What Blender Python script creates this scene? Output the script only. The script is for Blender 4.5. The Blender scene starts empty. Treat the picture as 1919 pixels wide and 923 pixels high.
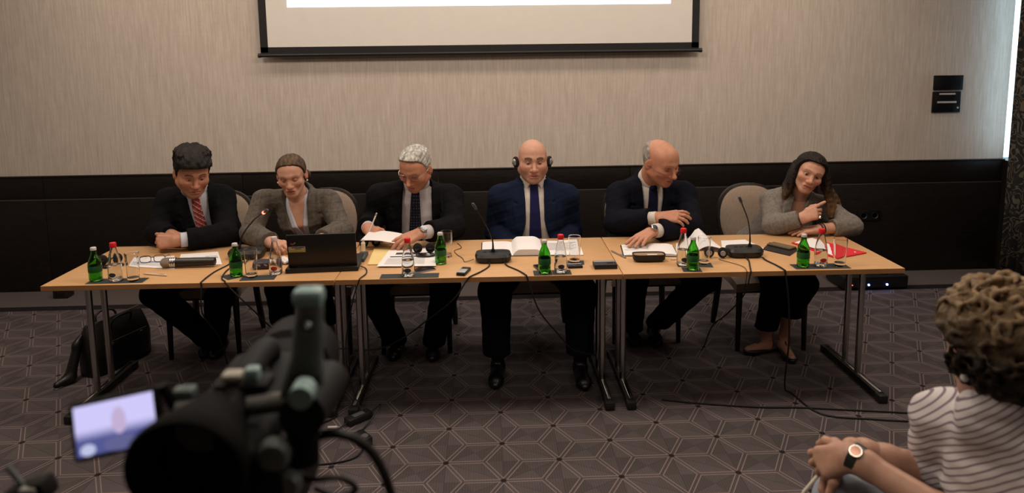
import bpy, bmesh, math, random
import numpy as np
import openvdb as vdb
from mathutils import Vector, Matrix
random.seed(7)
SC = bpy.context.scene
COL = SC.collection
PI = math.pi

# ------------------------------------------------------------------ camera
cd = bpy.data.cameras.new('camera'); cam = bpy.data.objects.new('camera', cd); COL.objects.link(cam)
_f = Vector((0.03637, 0.99036, -0.13368)).normalized()
_r = Vector((0.99919, -0.03836, -0.01233)); _r = (_r - _f * _r.dot(_f)).normalized()
_u = _r.cross(_f)
cam.matrix_world = Matrix(((_r.x, _u.x, -_f.x, 0), (_r.y, _u.y, -_f.y, 0), (_r.z, _u.z, -_f.z, 1.7927), (0, 0, 0, 1)))
cd.sensor_width = 36.0; cd.lens = 1328.12 / 1919 * 36.0
cd.shift_y = -(461.5 - 279.53) / 1919
cd.clip_start = 0.05
cd.dof.use_dof = True; cd.dof.focus_distance = 4.1; cd.dof.aperture_fstop = 3.0
SC.camera = cam

# ------------------------------------------------------------------ world, lamps, exposure
w = bpy.data.worlds.new('daylight'); SC.world = w; w.use_nodes = True
bg = w.node_tree.nodes['Background']; bg.inputs[0].default_value = (0.62, 0.85, 1.0, 1); bg.inputs[1].default_value = 3.0
def area(name, loc, sx, sy, power, col, rot=(0, 0, 0), spread=PI):
    l = bpy.data.lights.new(name, 'AREA'); l.shape = 'RECTANGLE'; l.size = sx; l.size_y = sy
    l.energy = power; l.color = col; l.spread = spread
    o = bpy.data.objects.new(name, l); COL.objects.link(o); o.location = loc; o.rotation_euler = rot
    return o
WARM = (1.0, 0.83, 0.68)
for _i, (_x, _y, _p) in enumerate(((-2.2, 3.2, 30), (0.0, 3.2, 33), (2.2, 3.2, 30), (-2.2, 1.0, 13), (0.0, 1.0, 12), (2.2, 1.0, 14))):
    area('ceiling_lamp', (_x, _y, 2.98), 0.7, 0.7, _p, WARM)
area('added_wall_fill', (-0.2, 4.75, 2.96), 6.5, 0.25, 34, WARM)  # added fill strip, not a real fitting: brightens back wall and crowns of heads
vs = SC.view_settings
vs.view_transform = 'Standard'; vs.look = 'None'; vs.gamma = 1.0; vs.use_curve_mapping = False; vs.exposure = 0.0

# ------------------------------------------------------------------ materials
MATS = {}
def mat(name, col, rough=0.6, metal=0.0, var=0.12, scale=25.0, bump=0.0, bscale=120.0, stretch=None, spec=0.5,
        trans=0.0, ior=1.45, emit=None, estr=0.0, sheen=0.0, coat=0.0, alpha=1.0):
    if name in MATS: return MATS[name]
    m = bpy.data.materials.new(name); m.use_nodes = True; nt = m.node_tree; N = nt.nodes; L = nt.links
    b = N['Principled BSDF']
    b.inputs['Roughness'].default_value = rough; b.inputs['Metallic'].default_value = metal
    b.inputs['Specular IOR Level'].default_value = spec; b.inputs['IOR'].default_value = ior
    b.inputs['Transmission Weight'].default_value = trans; b.inputs['Sheen Weight'].default_value = sheen
    b.inputs['Coat Weight'].default_value = coat; b.inputs['Alpha'].default_value = alpha
    c = (*col, 1)
    if var > 0 or bump > 0:
        tc = N.new('ShaderNodeTexCoord'); mp = N.new('ShaderNodeMapping'); L.new(tc.outputs['Object'], mp.inputs[0])
        if stretch: mp.inputs['Scale'].default_value = stretch
    if var > 0:
        nz = N.new('ShaderNodeTexNoise'); nz.inputs['Scale'].default_value = scale; nz.inputs['Detail'].default_value = 5
        L.new(mp.outputs[0], nz.inputs['Vector'])
        rp = N.new('ShaderNodeValToRGB'); L.new(nz.outputs['Fac'], rp.inputs[0])
        rp.color_ramp.elements[0].position = 0.25; rp.color_ramp.elements[1].position = 0.75
        rp.color_ramp.elements[0].color = tuple(max(0, v * (1 - var)) for v in col) + (1,)
        rp.color_ramp.elements[1].color = tuple(min(1, v * (1 + var)) for v in col) + (1,)
        L.new(rp.outputs[0], b.inputs['Base Color'])
    else:
        b.inputs['Base Color'].default_value = c
    if bump > 0:
        n2 = N.new('ShaderNodeTexNoise'); n2.inputs['Scale'].default_value = bscale; n2.inputs['Detail'].default_value = 4
        L.new(mp.outputs[0], n2.inputs['Vector'])
        bp = N.new('ShaderNodeBump'); bp.inputs['Strength'].default_value = bump; bp.inputs['Distance'].default_value = 0.01
        L.new(n2.outputs['Fac'], bp.inputs['Height']); L.new(bp.outputs[0], b.inputs['Normal'])
    if emit:
        b.inputs['Emission Color'].default_value = (*emit, 1); b.inputs['Emission Strength'].default_value = estr
    MATS[name] = m
    return m

# ------------------------------------------------------------------ mesh builder
class MB:
    def __init__(s): s.v = []; s.f = []; s.mi = []; s.cur = 0
    def add(s, vs, fs):
        o = len(s.v); s.v += [tuple(p) for p in vs]
        for f in fs: s.f.append(tuple(i + o for i in f)); s.mi.append(s.cur)
        return s
    def box(s, c, d, bev=0.0, M=None, seg=2):
        bm = bmesh.new(); bmesh.ops.create_cube(bm, size=1.0)
        for v in bm.verts: v.co = Vector((v.co.x * d[0], v.co.y * d[1], v.co.z * d[2]))
        if bev > 0: bmesh.ops.bevel(bm, geom=bm.edges[:], offset=min(bev, min(d) * 0.49), segments=seg, profile=0.5, affect='EDGES')
        T = Matrix.Translation(Vector(c)) @ (M.to_4x4() if M else Matrix.Identity(4))
        bm.verts.index_update()
        s.add([T @ v.co for v in bm.verts], [[v.index for v in f.verts] for f in bm.faces]); bm.free(); return s
    def lathe(s, prof, c=(0, 0, 0), n=24, M=None, sx=1.0, sy=1.0):
        vs = []; fs = []; idx = []
        T = Matrix.Translation(Vector(c)) @ (M.to_4x4() if M else Matrix.Identity(4))
        for r, z in prof:
            if r < 1e-6: idx.append([len(vs)]); vs.append(T @ Vector((0, 0, z)))
            else:
                idx.append(list(range(len(vs), len(vs) + n)))
                for k in range(n):
                    a = 2 * PI * k / n; vs.append(T @ Vector((sx * r * math.cos(a), sy * r * math.sin(a), z)))
        for A, B in zip(idx, idx[1:]):
            for k in range(n):
                a0 = A[k % len(A)]; a1 = A[(k + 1) % len(A)]; b0 = B[k % len(B)]; b1 = B[(k + 1) % len(B)]
                f = []
                for i in (a0, a1, b1, b0):
                    if i not in f: f.append(i)
                if len(f) > 2: fs.append(f)
        return s.add(vs, fs)
    def tube(s, pts, r, n=8, caps=True, flat=1.0):
        pts = [Vector(p) for p in pts]; R = r if isinstance(r, (list, tuple)) else [r] * len(pts)
        vs = []; fs = []; up = Vector((0, 0, 1)); prev = None
        for i, p in enumerate(pts):
            t = (pts[min(i + 1, len(pts) - 1)] - pts[max(i - 1, 0)]).normalized()
            if prev is None:
                a = up if abs(t.z) < 0.9 else Vector((1, 0, 0)); x = t.cross(a).normalized()
            else:
                x = (prev - t * prev.dot(t)).normalized()
            prev = x; y = t.cross(x)
            for k in range(n):
                an = 2 * PI * k / n; vs.append(p + x * R[i] * math.cos(an) + y * R[i] * flat * math.sin(an))
        for i in range(len(pts) - 1):
            for k in range(n):
                fs.append((i * n + k, i * n + (k + 1) % n, (i + 1) * n + (k + 1) % n, (i + 1) * n + k))
        if caps:
            fs.append(tuple(reversed(range(n)))); e = (len(pts) - 1) * n; fs.append(tuple(range(e, e + n)))
        return s.add(vs, fs)
    def prism(s, poly, z0, z1, M=None):
        n = len(poly); T = M if M else Matrix.Identity(4)
        vs = [T @ Vector((x, y, z0)) for x, y in poly] + [T @ Vector((x, y, z1)) for x, y in poly]
        fs = [tuple(reversed(range(n))), tuple(range(n, 2 * n))] + [(k, (k + 1) % n, n + (k + 1) % n, n + k) for k in range(n)]
        return s.add(vs, fs)
    def sphere(s, c, r, n=16, m=10, M=None, sc=(1, 1, 1)):
        prof = [(r * math.sin(PI * i / m), -r * math.cos(PI * i / m)) for i in range(m + 1)]
        prof[0] = (0, -r); prof[-1] = (0, r)
        S = (M.to_3x3() if M else Matrix.Identity(3)) @ Matrix.Diagonal(Vector(sc))
        return s.lathe(prof, c, n, M=S)
    def sheet(s, grid, th=0.0):
        nu = len(grid); nv = len(grid[0]); vs = [p for row in grid for p in row]; fs = []
        for i in range(nu - 1):
            for j in range(nv - 1): fs.append((i * nv + j, (i + 1) * nv + j, (i + 1) * nv + j + 1, i * nv + j + 1))
        if th > 0:
            o = len(vs); vs = vs + [(p[0], p[1], p[2] - th) for p in vs]
            fs = fs + [tuple(reversed([i + o for i in f])) for f in fs]
            bd = [(0, j) for j in range(nv)] + [(i, nv - 1) for i in range(1, nu)] + [(nu - 1, j) for j in range(nv - 2, -1, -1)] + [(i, 0) for i in range(nu - 2, 0, -1)]
            bi = [i * nv + j for i, j in bd]
            for a, b in zip(bi, bi[1:] + bi[:1]): fs.append((a, b, b + o, a + o))
        return s.add(vs, fs)
    def build(s, name, m, parent=None, smooth=True, loc=None):
        me = bpy.data.meshes.new(name); me.from_pydata(s.v, [], s.f)
        for x in (m if isinstance(m, (list, tuple)) else [m]): me.materials.append(x)
        if any(s.mi): me.polygons.foreach_set('material_index', s.mi)
        me.update()
        o = bpy.data.objects.new(name, me); COL.objects.link(o)
        if smooth:
            me.polygons.foreach_set('use_smooth', [True] * len(me.polygons))
            try: me.set_sharp_from_angle(angle=math.radians(38))
            except Exception: pass
        if parent: o.parent = parent
        if loc: o.location = loc
        return o

def tag(o, label=None, cat=None, group=None, kind=None):
    if label: o['label'] = label
    if cat: o['category'] = cat
    if group: o['group'] = group
    if kind: o['kind'] = kind
    return o
def empty(name, loc=(0, 0, 0), rz=0.0):
    o = bpy.data.objects.new(name, None); o.empty_display_size = 0.1; COL.objects.link(o)
    o.location = loc; o.rotation_euler = (0, 0, rz); return o
def copy_tree(o, parent=None):
    c = o.copy(); COL.objects.link(c); c.parent = parent
    for ch in o.children: copy_tree(ch, c)
    return c
def arc(pts, n=6):
    """Catmull-Rom through the points"""
    P = [Vector(p) for p in pts]; P = [P[0] * 2 - P[1]] + P + [P[-1] * 2 - P[-2]]; out = []
    for i in range(1, len(P) - 2):
        for k in range(n):
            t = k / n; a, b, c, d = P[i - 1:i + 3]
            out.append(0.5 * ((2 * b) + (c - a) * t + (2 * a - 5 * b + 4 * c - d) * t * t + (3 * b - a - 3 * c + d) * t ** 3))
    out.append(P[-2]); return out
def rotz(a): return Matrix.Rotation(a, 3, 'Z')
# ------------------------------------------------------------------ room shell
WY = 5.491          # face of the back wall
XL, XR, YF, CZ = -4.9, 4.145, -3.2, 3.0

def carpet_mat():
    m = bpy.data.materials.new('patterned_carpet'); m.use_nodes = True; nt = m.node_tree; N = nt.nodes; L = nt.links
    b = N['Principled BSDF']; b.inputs['Roughness'].default_value = 0.95; b.inputs['Specular IOR Level'].default_value = 0.15
    def vm(op, a, bb=None, c=None):
        n = N.new('ShaderNodeVectorMath'); n.operation = op
        for i, x in enumerate((a, bb, c)):
            if x is None: continue
            if isinstance(x, tuple): n.inputs[i].default_value = x
            else: L.new(x, n.inputs[i])
        return n
    def mm(op, a, bb=None, c=None):
        n = N.new('ShaderNodeMath'); n.operation = op
        for i, x in enumerate((a, bb, c)):
            if x is None: continue
            if isinstance(x, (int, float)): n.inputs[i].default_value = x
            else: L.new(x, n.inputs[i])
        return n.outputs[0]
    g = N.new('ShaderNodeTexCoord')
    A, B = 0.5041, 0.1444
    p0 = vm('SUBTRACT', g.outputs['Object'], (-0.4544, 2.7917, 0)).outputs[0]
    pa = vm('WRAP', p0, (A / 2, B, 9), (-A / 2, -B, -9)).outputs[0]
    pb = vm('WRAP', vm('ADD', p0, (A / 2, B, 0)).outputs[0], (A / 2, B, 9), (-A / 2, -B, -9)).outputs[0]
    la = vm('LENGTH', pa).outputs['Value']; lb = vm('LENGTH', pb).outputs['Value']
    sel = mm('LESS_THAN', lb, la)
    mx = N.new('ShaderNodeMix'); mx.data_type = 'VECTOR'; L.new(sel, mx.inputs[0]); L.new(pa, mx.inputs[4]); L.new(pb, mx.inputs[5])
    q = mx.outputs[1]
    sp = N.new('ShaderNodeSeparateXYZ'); L.new(q, sp.inputs[0])
    r = mm('MINIMUM', la, lb)
    ang = mm('ARCTAN2', sp.outputs[1], sp.outputs[0])
    aw = mm('ABSOLUTE', mm('WRAP', ang, PI / 6, -PI / 6))
    d = mm('MULTIPLY', r, mm('SINE', aw))
    dl = mm('ABSOLUTE', mm('SUBTRACT', d, 0.0085))
    line = mm('LESS_THAN', dl, 0.0023)
    diag = mm('LESS_THAN', mm('MULTIPLY', r, mm('SINE', mm('SUBTRACT', PI / 6, aw))), 0.0016)
    spot = mm('LESS_THAN', r, 0.0125)
    sector = mm('FLOOR', mm('DIVIDE', mm('ADD', ang, PI / 6 + 3.14159), PI / 3))
    wn = N.new('ShaderNodeTexWhiteNoise'); wn.noise_dimensions = '1D'; L.new(sector, wn.inputs['W'])
    nz = N.new('ShaderNodeTexNoise'); nz.inputs['Scale'].default_value = 260; nz.inputs['Detail'].default_value = 3; L.new(g.outputs['Object'], nz.inputs['Vector'])
    wv = N.new('ShaderNodeTexWave'); wv.inputs['Scale'].default_value = 28; wv.inputs['Distortion'].default_value = 1.5; L.new(g.outputs['Object'], wv.inputs['Vector'])
    tone = mm('ADD', mm('ADD', mm('MULTIPLY', nz.outputs['Fac'], 0.55), mm('MULTIPLY', wn.outputs['Value'], 0.22)), mm('MULTIPLY', wv.outputs['Fac'], 0.12))
    rp = N.new('ShaderNodeValToRGB'); L.new(tone, rp.inputs[0])
    rp.color_ramp.elements[0].position = 0.2; rp.color_ramp.elements[0].color = (0.056, 0.047, 0.050, 1)
    rp.color_ramp.elements[1].position = 0.75; rp.color_ramp.elements[1].color = (0.122, 0.103, 0.108, 1)
    def mixc(fac, a, col):
        x = N.new('ShaderNodeMix'); x.data_type = 'RGBA'; L.new(fac, x.inputs[0]); L.new(a, x.inputs[6]); x.inputs[7].default_value = (*col, 1); return x.outputs[2]
    c = mixc(mm('MULTIPLY', diag, 0.5), rp.outputs[0], (0.04, 0.032, 0.035))
    c = mixc(mm('MULTIPLY', line, 0.62), c, (0.30, 0.235, 0.215))
    c = mixc(spot, c, (0.02, 0.015, 0.016))
    L.new(c, b.inputs['Base Color'])
    n2 = N.new('ShaderNodeTexNoise'); n2.inputs['Scale'].default_value = 500; L.new(g.outputs['Object'], n2.inputs['Vector'])
    bp = N.new('ShaderNodeBump'); bp.inputs['Strength'].default_value = 0.5; bp.inputs['Distance'].default_value = 0.004
    L.new(n2.outputs['Fac'], bp.inputs['Height']); L.new(bp.outputs[0], b.inputs['Normal'])
    return m

def wallpaper_mat():
    m = bpy.data.materials.new('silk_wallpaper'); m.use_nodes = True; nt = m.node_tree; N = nt.nodes; L = nt.links
    b = N['Principled BSDF']; b.inputs['Roughness'].default_value = 0.62; b.inputs['Specular IOR Level'].default_value = 0.3
    tc = N.new('ShaderNodeTexCoord')
    def nz(sc, scale, det=6, rough=0.6):
        mp = N.new('ShaderNodeMapping'); mp.inputs['Scale'].default_value = sc; L.new(tc.outputs['Object'], mp.inputs[0])
        n = N.new('ShaderNodeTexNoise'); n.inputs['Scale'].default_value = scale; n.inputs['Detail'].default_value = det; n.inputs['Roughness'].default_value = rough
        L.new(mp.outputs[0], n.inputs['Vector']); return n.outputs['Fac']
    f1 = nz((1, 1, 0.06), 85); f2 = nz((0.3, 1, 1), 60, 4); f3 = nz((1, 1, 0.3), 9, 3)
    def mm(op, a, c):
        n = N.new('ShaderNodeMath'); n.operation = op
        for i, x in enumerate((a, c)):
            if isinstance(x, (int, float)): n.inputs[i].default_value = x
            else: L.new(x, n.inputs[i])
        return n.outputs[0]
    t = mm('ADD', mm('ADD', mm('MULTIPLY', f1, 0.75), mm('MULTIPLY', f2, 0.15)), mm('MULTIPLY', f3, 0.10))
    rp = N.new('ShaderNodeValToRGB'); L.new(t, rp.inputs[0]); e = rp.color_ramp.elements
    e[0].position = 0.30; e[0].color = (0.52, 0.45, 0.385, 1); e[1].position = 0.70; e[1].color = (0.72, 0.645, 0.58, 1)
    L.new(rp.outputs[0], b.inputs['Base Color'])
    bp = N.new('ShaderNodeBump'); bp.inputs['Strength'].default_value = 0.25; bp.inputs['Distance'].default_value = 0.002
    L.new(f1, bp.inputs['Height']); L.new(bp.outputs[0], b.inputs['Normal'])
    return m

M_CARPET = carpet_mat(); M_PAPER = wallpaper_mat()
M_BORDER = mat('plain_border_carpet', (0.125, 0.105, 0.10), 0.95, var=0.25, scale=220, bump=0.4, bscale=500, spec=0.15)
M_STRIPE = mat('dark_carpet_stripe', (0.018, 0.015, 0.016), 0.95, var=0.2, scale=200, spec=0.1)
M_WENGE = mat('wenge_panel', (0.0115, 0.0085, 0.0075), 0.42, var=0.45, scale=14, stretch=(1.0, 1.0, 9.0), bump=0.08, bscale=60, spec=0.35)
M_CEIL = mat('ceiling_paint', (0.62, 0.60, 0.57), 0.9, var=0.03)
M_WALL = mat('side_wall_paint', (0.40, 0.34, 0.29), 0.85, var=0.05)

MB().box((-0.365, (5.03 + YF) / 2, -0.05), (XR - XL, 5.03 - YF, 0.1)).build('floor', M_CARPET, smooth=False)
fl = bpy.data.objects['floor']; tag(fl, 'dark grey carpet with outlined diamond pattern', kind='structure')
o = MB().box((-0.365, (5.12 + WY + 0.1) / 2, -0.05), (XR - XL, WY + 0.1 - 5.12, 0.1)).build('floor', M_BORDER, smooth=False); tag(o, 'plain grey carpet border along the back wall', kind='structure')
o = MB().box((-0.365, 5.075, -0.05), (XR - XL, 0.09, 0.1)).build('trim_1', M_STRIPE, smooth=False); tag(o, 'dark stripe in the carpet before the back wall', kind='structure')
o = MB().box((-0.365, WY + 0.06, CZ / 2), (XR - XL, 0.12, CZ)).build('wall_back', M_PAPER, smooth=False); tag(o, 'beige woven wallpaper on the back wall', kind='structure')
o = MB().box((XL - 0.06, (YF + WY) / 2, CZ / 2), (0.12, WY - YF + 0.24, CZ)).build('wall_left', M_WALL, smooth=False); tag(o, kind='structure')
o = MB().box((-0.365, YF - 0.06, CZ / 2), (XR - XL, 0.12, CZ)).build('wall_front', M_WALL, smooth=False); tag(o, kind='structure')
o = MB().box((-0.365, (YF + WY) / 2, CZ + 0.05), (XR - XL + 0.24, WY - YF + 0.24, 0.1)).build('ceiling', M_CEIL, smooth=False); tag(o, kind='structure')
# right wall: solid below the sill and in front of the window, window beside the corner
o = MB().box((XR + 0.1, (YF + WY) / 2, 0.45), (0.2, WY - YF + 0.24, 0.90)).build('trim_3', M_WENGE, smooth=False); tag(o, 'dark panel below the window sill', kind='structure')
mb = MB(); mb.box((XR + 0.1, (YF + 3.9) / 2, 1.95), (0.2, 3.9 - YF, 2.1)); mb.box((XR + 0.1, 4.7, 2.9), (0.2, 1.6, 0.2))
o = mb.build('wall_right', M_WALL, smooth=False); tag(o, kind='structure')
win = empty('window_1', (XR + 0.12, 4.69, 0.905)); tag(win, 'daylit window behind the patterned curtain at the right', kind='structure')
M_WFR = mat('white_window_frame', (0.80, 0.82, 0.84), 0.4, var=0.02)
mb = MB()
for y in (-0.76, 0.0, 0.76): mb.box((0, y, 0.95), (0.07, 0.06, 1.9), 0.006)
mb.box((0, 0, 0.03), (0.07, 1.58, 0.06), 0.006); mb.box((0, 0, 1.87), (0.07, 1.58, 0.06), 0.006)
mb.build('window_frame', M_WFR, win)
mg = mat('window_glass', (0.9, 0.97, 1.0), 0.02, var=0, trans=1.0, ior=1.01, spec=0.2)
for y in (-0.38, 0.38): MB().box((0, y, 0.95), (0.008, 0.70, 1.78)).build('pane', mg, win, smooth=False)
# wainscot: a top board over tall lower boards, a thin bright joint between them
ws = empty('trim_2', (0, WY, 0)); tag(ws, 'dark wenge wainscot along the back wall', kind='structure')
n = 6; W6 = (XR - XL) / n
for k in range(n):
    xc = XL + W6 * (k + 0.5)
    MB().box((xc, -0.011, 0.815), (W6 - 0.003, 0.022, 0.172), 0.003).build('panel', M_WENGE, ws)
    MB().box((xc, -0.011, 0.361), (W6 - 0.003, 0.022, 0.722), 0.003).build('panel', M_WENGE, ws)
MB().box((-0.365, -0.009, 0.7255), (XR - XL, 0.018, 0.007)).build('joint_strip', mat('joint_metal', (0.20, 0.18, 0.16), 0.4, 0.6, var=0.1), ws, smooth=False)
MB().box((-0.365, -0.013, 0.904), (XR - XL, 0.030, 0.012), 0.003).build('cap_rail', M_WENGE, ws)

# curtain hanging over the window, pulled short of the corner
def curtain_mat():
    m = bpy.data.materials.new('scroll_curtain'); m.use_nodes = True; nt = m.node_tree; N = nt.nodes; L = nt.links
    b = N['Principled BSDF']; b.inputs['Roughness'].default_value = 0.8
    tc = N.new('ShaderNodeTexCoord')
    ns = N.new('ShaderNodeTexNoise'); ns.inputs['Scale'].default_value = 7; ns.inputs['Detail'].default_value = 1.5; ns.inputs['Distortion'].default_value = 1.2; L.new(tc.outputs['Object'], ns.inputs['Vector'])
    mu = N.new('ShaderNodeMath'); mu.operation = 'MULTIPLY'; mu.inputs[1].default_value = 46; L.new(ns.outputs['Fac'], mu.inputs[0])
    si = N.new('ShaderNodeMath'); si.operation = 'SINE'; L.new(mu.outputs[0], si.inputs[0])
    rp = N.new('ShaderNodeValToRGB'); L.new(si.outputs[0], rp.inputs[0]); e = rp.color_ramp.elements
    e[0].position = 0.45; e[0].color = (0.012, 0.010, 0.009, 1); e[1].position = 0.6; e[1].color = (0.115, 0.095, 0.07, 1)
    L.new(rp.outputs[0], b.inputs['Base Color']); return m
g = []; ny = 150
for i in range(ny):
    y = 5.325 - 1.55 * i / (ny - 1); x = 4.075 + 0.030 * math.sin(i * 0.52) + 0.01 * math.sin(i * 0.19)
    g.append([(x, y, z) for z in (0.02, 0.8, 1.6, 2.4, 2.9)])
cu = MB().sheet(g).build('curtain', curtain_mat())
sm = cu.modifiers.new('cloth', 'SOLIDIFY'); sm.thickness = 0.004
tag(cu, 'dark brown curtain with pale scroll pattern hanging at the right edge', 'curtain')

# ------------------------------------------------------------------ projection screen
M_BLKFAB = mat('black_screen_border', (0.010, 0.010, 0.011), 0.7, var=0.2, scale=80)
M_SCRW = mat('screen_cloth', (0.80, 0.765, 0.72), 0.8, var=0.02, scale=10)
sc = empty('projection_screen', (0, WY - 0.07, 1.787)); tag(sc, 'wide white projection screen with black border hanging on the back wall', 'screen')
MB().box((-0.017, 0, 0.64), (3.20, 0.004, 1.13)).build('screen_cloth', M_SCRW, sc, smooth=False)
for x in (-1.645, 1.611): MB().box((x, 0.0, 0.62), (0.056, 0.006, 1.17)).build('black_border', M_BLKFAB, sc, smooth=False)
MB().box((-0.017, 0.0, 0.05), (3.31, 0.006, 0.05)).build('black_border', M_BLKFAB, sc, smooth=False)
MB().tube([(-1.675, 0, 0.014), (1.645, 0, 0.014)], 0.014, 12).build('weight_bar', mat('bar_black', (0.012, 0.012, 0.013), 0.45, var=0.1), sc)
for x in (-1.684, 1.654): MB().tube([(x - 0.009, 0, 0.014), (x + 0.009, 0, 0.014)], 0.017, 12).build('end_cap', mat('cap_black', (0.02, 0.02, 0.021), 0.4, var=0.1), sc)
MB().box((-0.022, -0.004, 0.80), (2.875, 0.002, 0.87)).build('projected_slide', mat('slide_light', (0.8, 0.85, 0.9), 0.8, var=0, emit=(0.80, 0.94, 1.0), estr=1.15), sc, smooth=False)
MB().tube([(-1.75, 0.02, 1.185), (1.72, 0.02, 1.185)], 0.05, 12).build('roller_case', M_BLKFAB, sc)

# black wall controls
wc = empty('wall_control', (3.656, WY - 0.0005, 1.455)); tag(wc, 'black wall control plate with two small white lines on the beige wall', 'wall control')
M_CTRL = mat('control_black', (0.008, 0.008, 0.009), 0.25, var=0.1)
MB().box((0.0, -0.008, 0.068), (0.236, 0.016, 0.116), 0.004).build('upper_plate', M_CTRL, wc)
MB().box((-0.006, -0.008, -0.084), (0.228, 0.016, 0.166), 0.004).build('lower_plate', M_CTRL, wc)
M_CTW = mat('control_mark', (0.55, 0.53, 0.50), 0.5, var=0.05)
MB().box((-0.006, -0.017, -0.020), (0.13, 0.003, 0.012)).build('mark', M_CTW, wc, smooth=False)
MB().box((-0.006, -0.017, -0.085), (0.155, 0.003, 0.014)).build('mark', M_CTW, wc, smooth=False)
MB().lathe([(0, 0), (0.008, 0), (0.008, 0.003), (0, 0.003)], (0.085, -0.0165, -0.13), 10, Matrix.Rotation(PI / 2, 3, 'X')).build('button', M_CTW, wc)
so = empty('wall_socket', (3.065, WY - 0.0225, 0.47)); tag(so, 'small black double socket on the dark wainscot behind the table end', 'socket')
MB().box((0, -0.006, 0), (0.19, 0.012, 0.085), 0.004).build('plate', M_CTRL, so)
for x in (-0.045, 0.045):
    MB().lathe([(0, 0), (0.02, 0), (0.026, 0.005), (0.026, 0)], (x, -0.012, 0), 16, Matrix.Rotation(PI / 2, 3, 'X')).build('outlet', mat('outlet_grey', (0.02, 0.02, 0.022), 0.5, var=0.1), so)

# ------------------------------------------------------------------ folding tables
TX, TY, TROT, TZ = -2.1424, 3.3537, -0.010, 0.72
CT, ST = math.cos(TROT), math.sin(TROT)
M_BEECH = mat('beech_top', (0.56, 0.325, 0.150), 0.38, var=0.09, scale=7, stretch=(1.0, 14.0, 1.0), bump=0.02, bscale=40, spec=0.45)
M_EDGE = mat('beech_edge', (0.38, 0.19, 0.075), 0.45, var=0.1, scale=10, stretch=(1, 10, 1))
M_STEEL = mat('brushed_steel', (0.50, 0.485, 0.46), 0.22, 1.0, var=0.05)
M_FOOT = mat('black_foot', (0.012, 0.012, 0.012), 0.45, var=0.1)
M_CHROME = mat('chrome', (0.7, 0.69, 0.67), 0.15, 1.0, var=0.0)
def make_table():
    t = empty('folding_table')
    MB().box((0.70, 0.35, TZ - 0.0125), (1.396, 0.70, 0.025), 0.002).build('tabletop', M_BEECH, t)
    MB().box((0.70, -0.0012, TZ - 0.0125), (1.394, 0.0022, 0.0235)).build('edge_band', M_EDGE, t, smooth=False)
    for sgn, u in ((1, 0.055), (-1, 1.345)):
        MB().box((u, 0.35, 0.026), (0.042, 0.62, 0.036), 0.006).build('foot', M_FOOT, t)
        MB().box((u, 0.35, 0.046), (0.014, 0.58, 0.004), 0.001).build('foot_strip', M_CHROME, t)
        for v in (0.045, 0.655):
            MB().box((u, v, 0.022), (0.05, 0.05, 0.044), 0.008).build('foot_cap', M_FOOT, t)
        for v in (0.29, 0.43):
            MB().tube([(u, v, 0.04), (u, v, TZ - 0.03)], 0.0165, 14).build('leg', M_STEEL, t)
        MB().box((u, 0.35, TZ - 0.040), (0.035, 0.56, 0.03), 0.004).build('top_rail', M_FOOT, t)
        MB().tube([(u + sgn * 0.012, 0.29, TZ - 0.12), (u + sgn * 0.13, 0.29, TZ - 0.032)], 0.006, 8).build('brace', M_STEEL, t)
        MB().tube([(u + sgn * 0.012, 0.43, TZ - 0.12), (u + sgn * 0.13, 0.43, TZ - 0.032)], 0.006, 8).build('brace', M_STEEL, t)
    return t
tb = make_table()
for k, lab in enumerate(('beech folding table at the left end with the handheld microphone on it', 'middle beech folding table before the man in the blue suit', 'beech folding table at the right end with the red folder on it')):
    t = tb if k == 0 else copy_tree(tb)
    t.location = (TX + 1.4 * k * CT, TY + 1.4 * k * ST, 0); t.rotation_euler.z = TROT
    tag(t, lab, 'table', 'folding tables set in a row')

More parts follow.
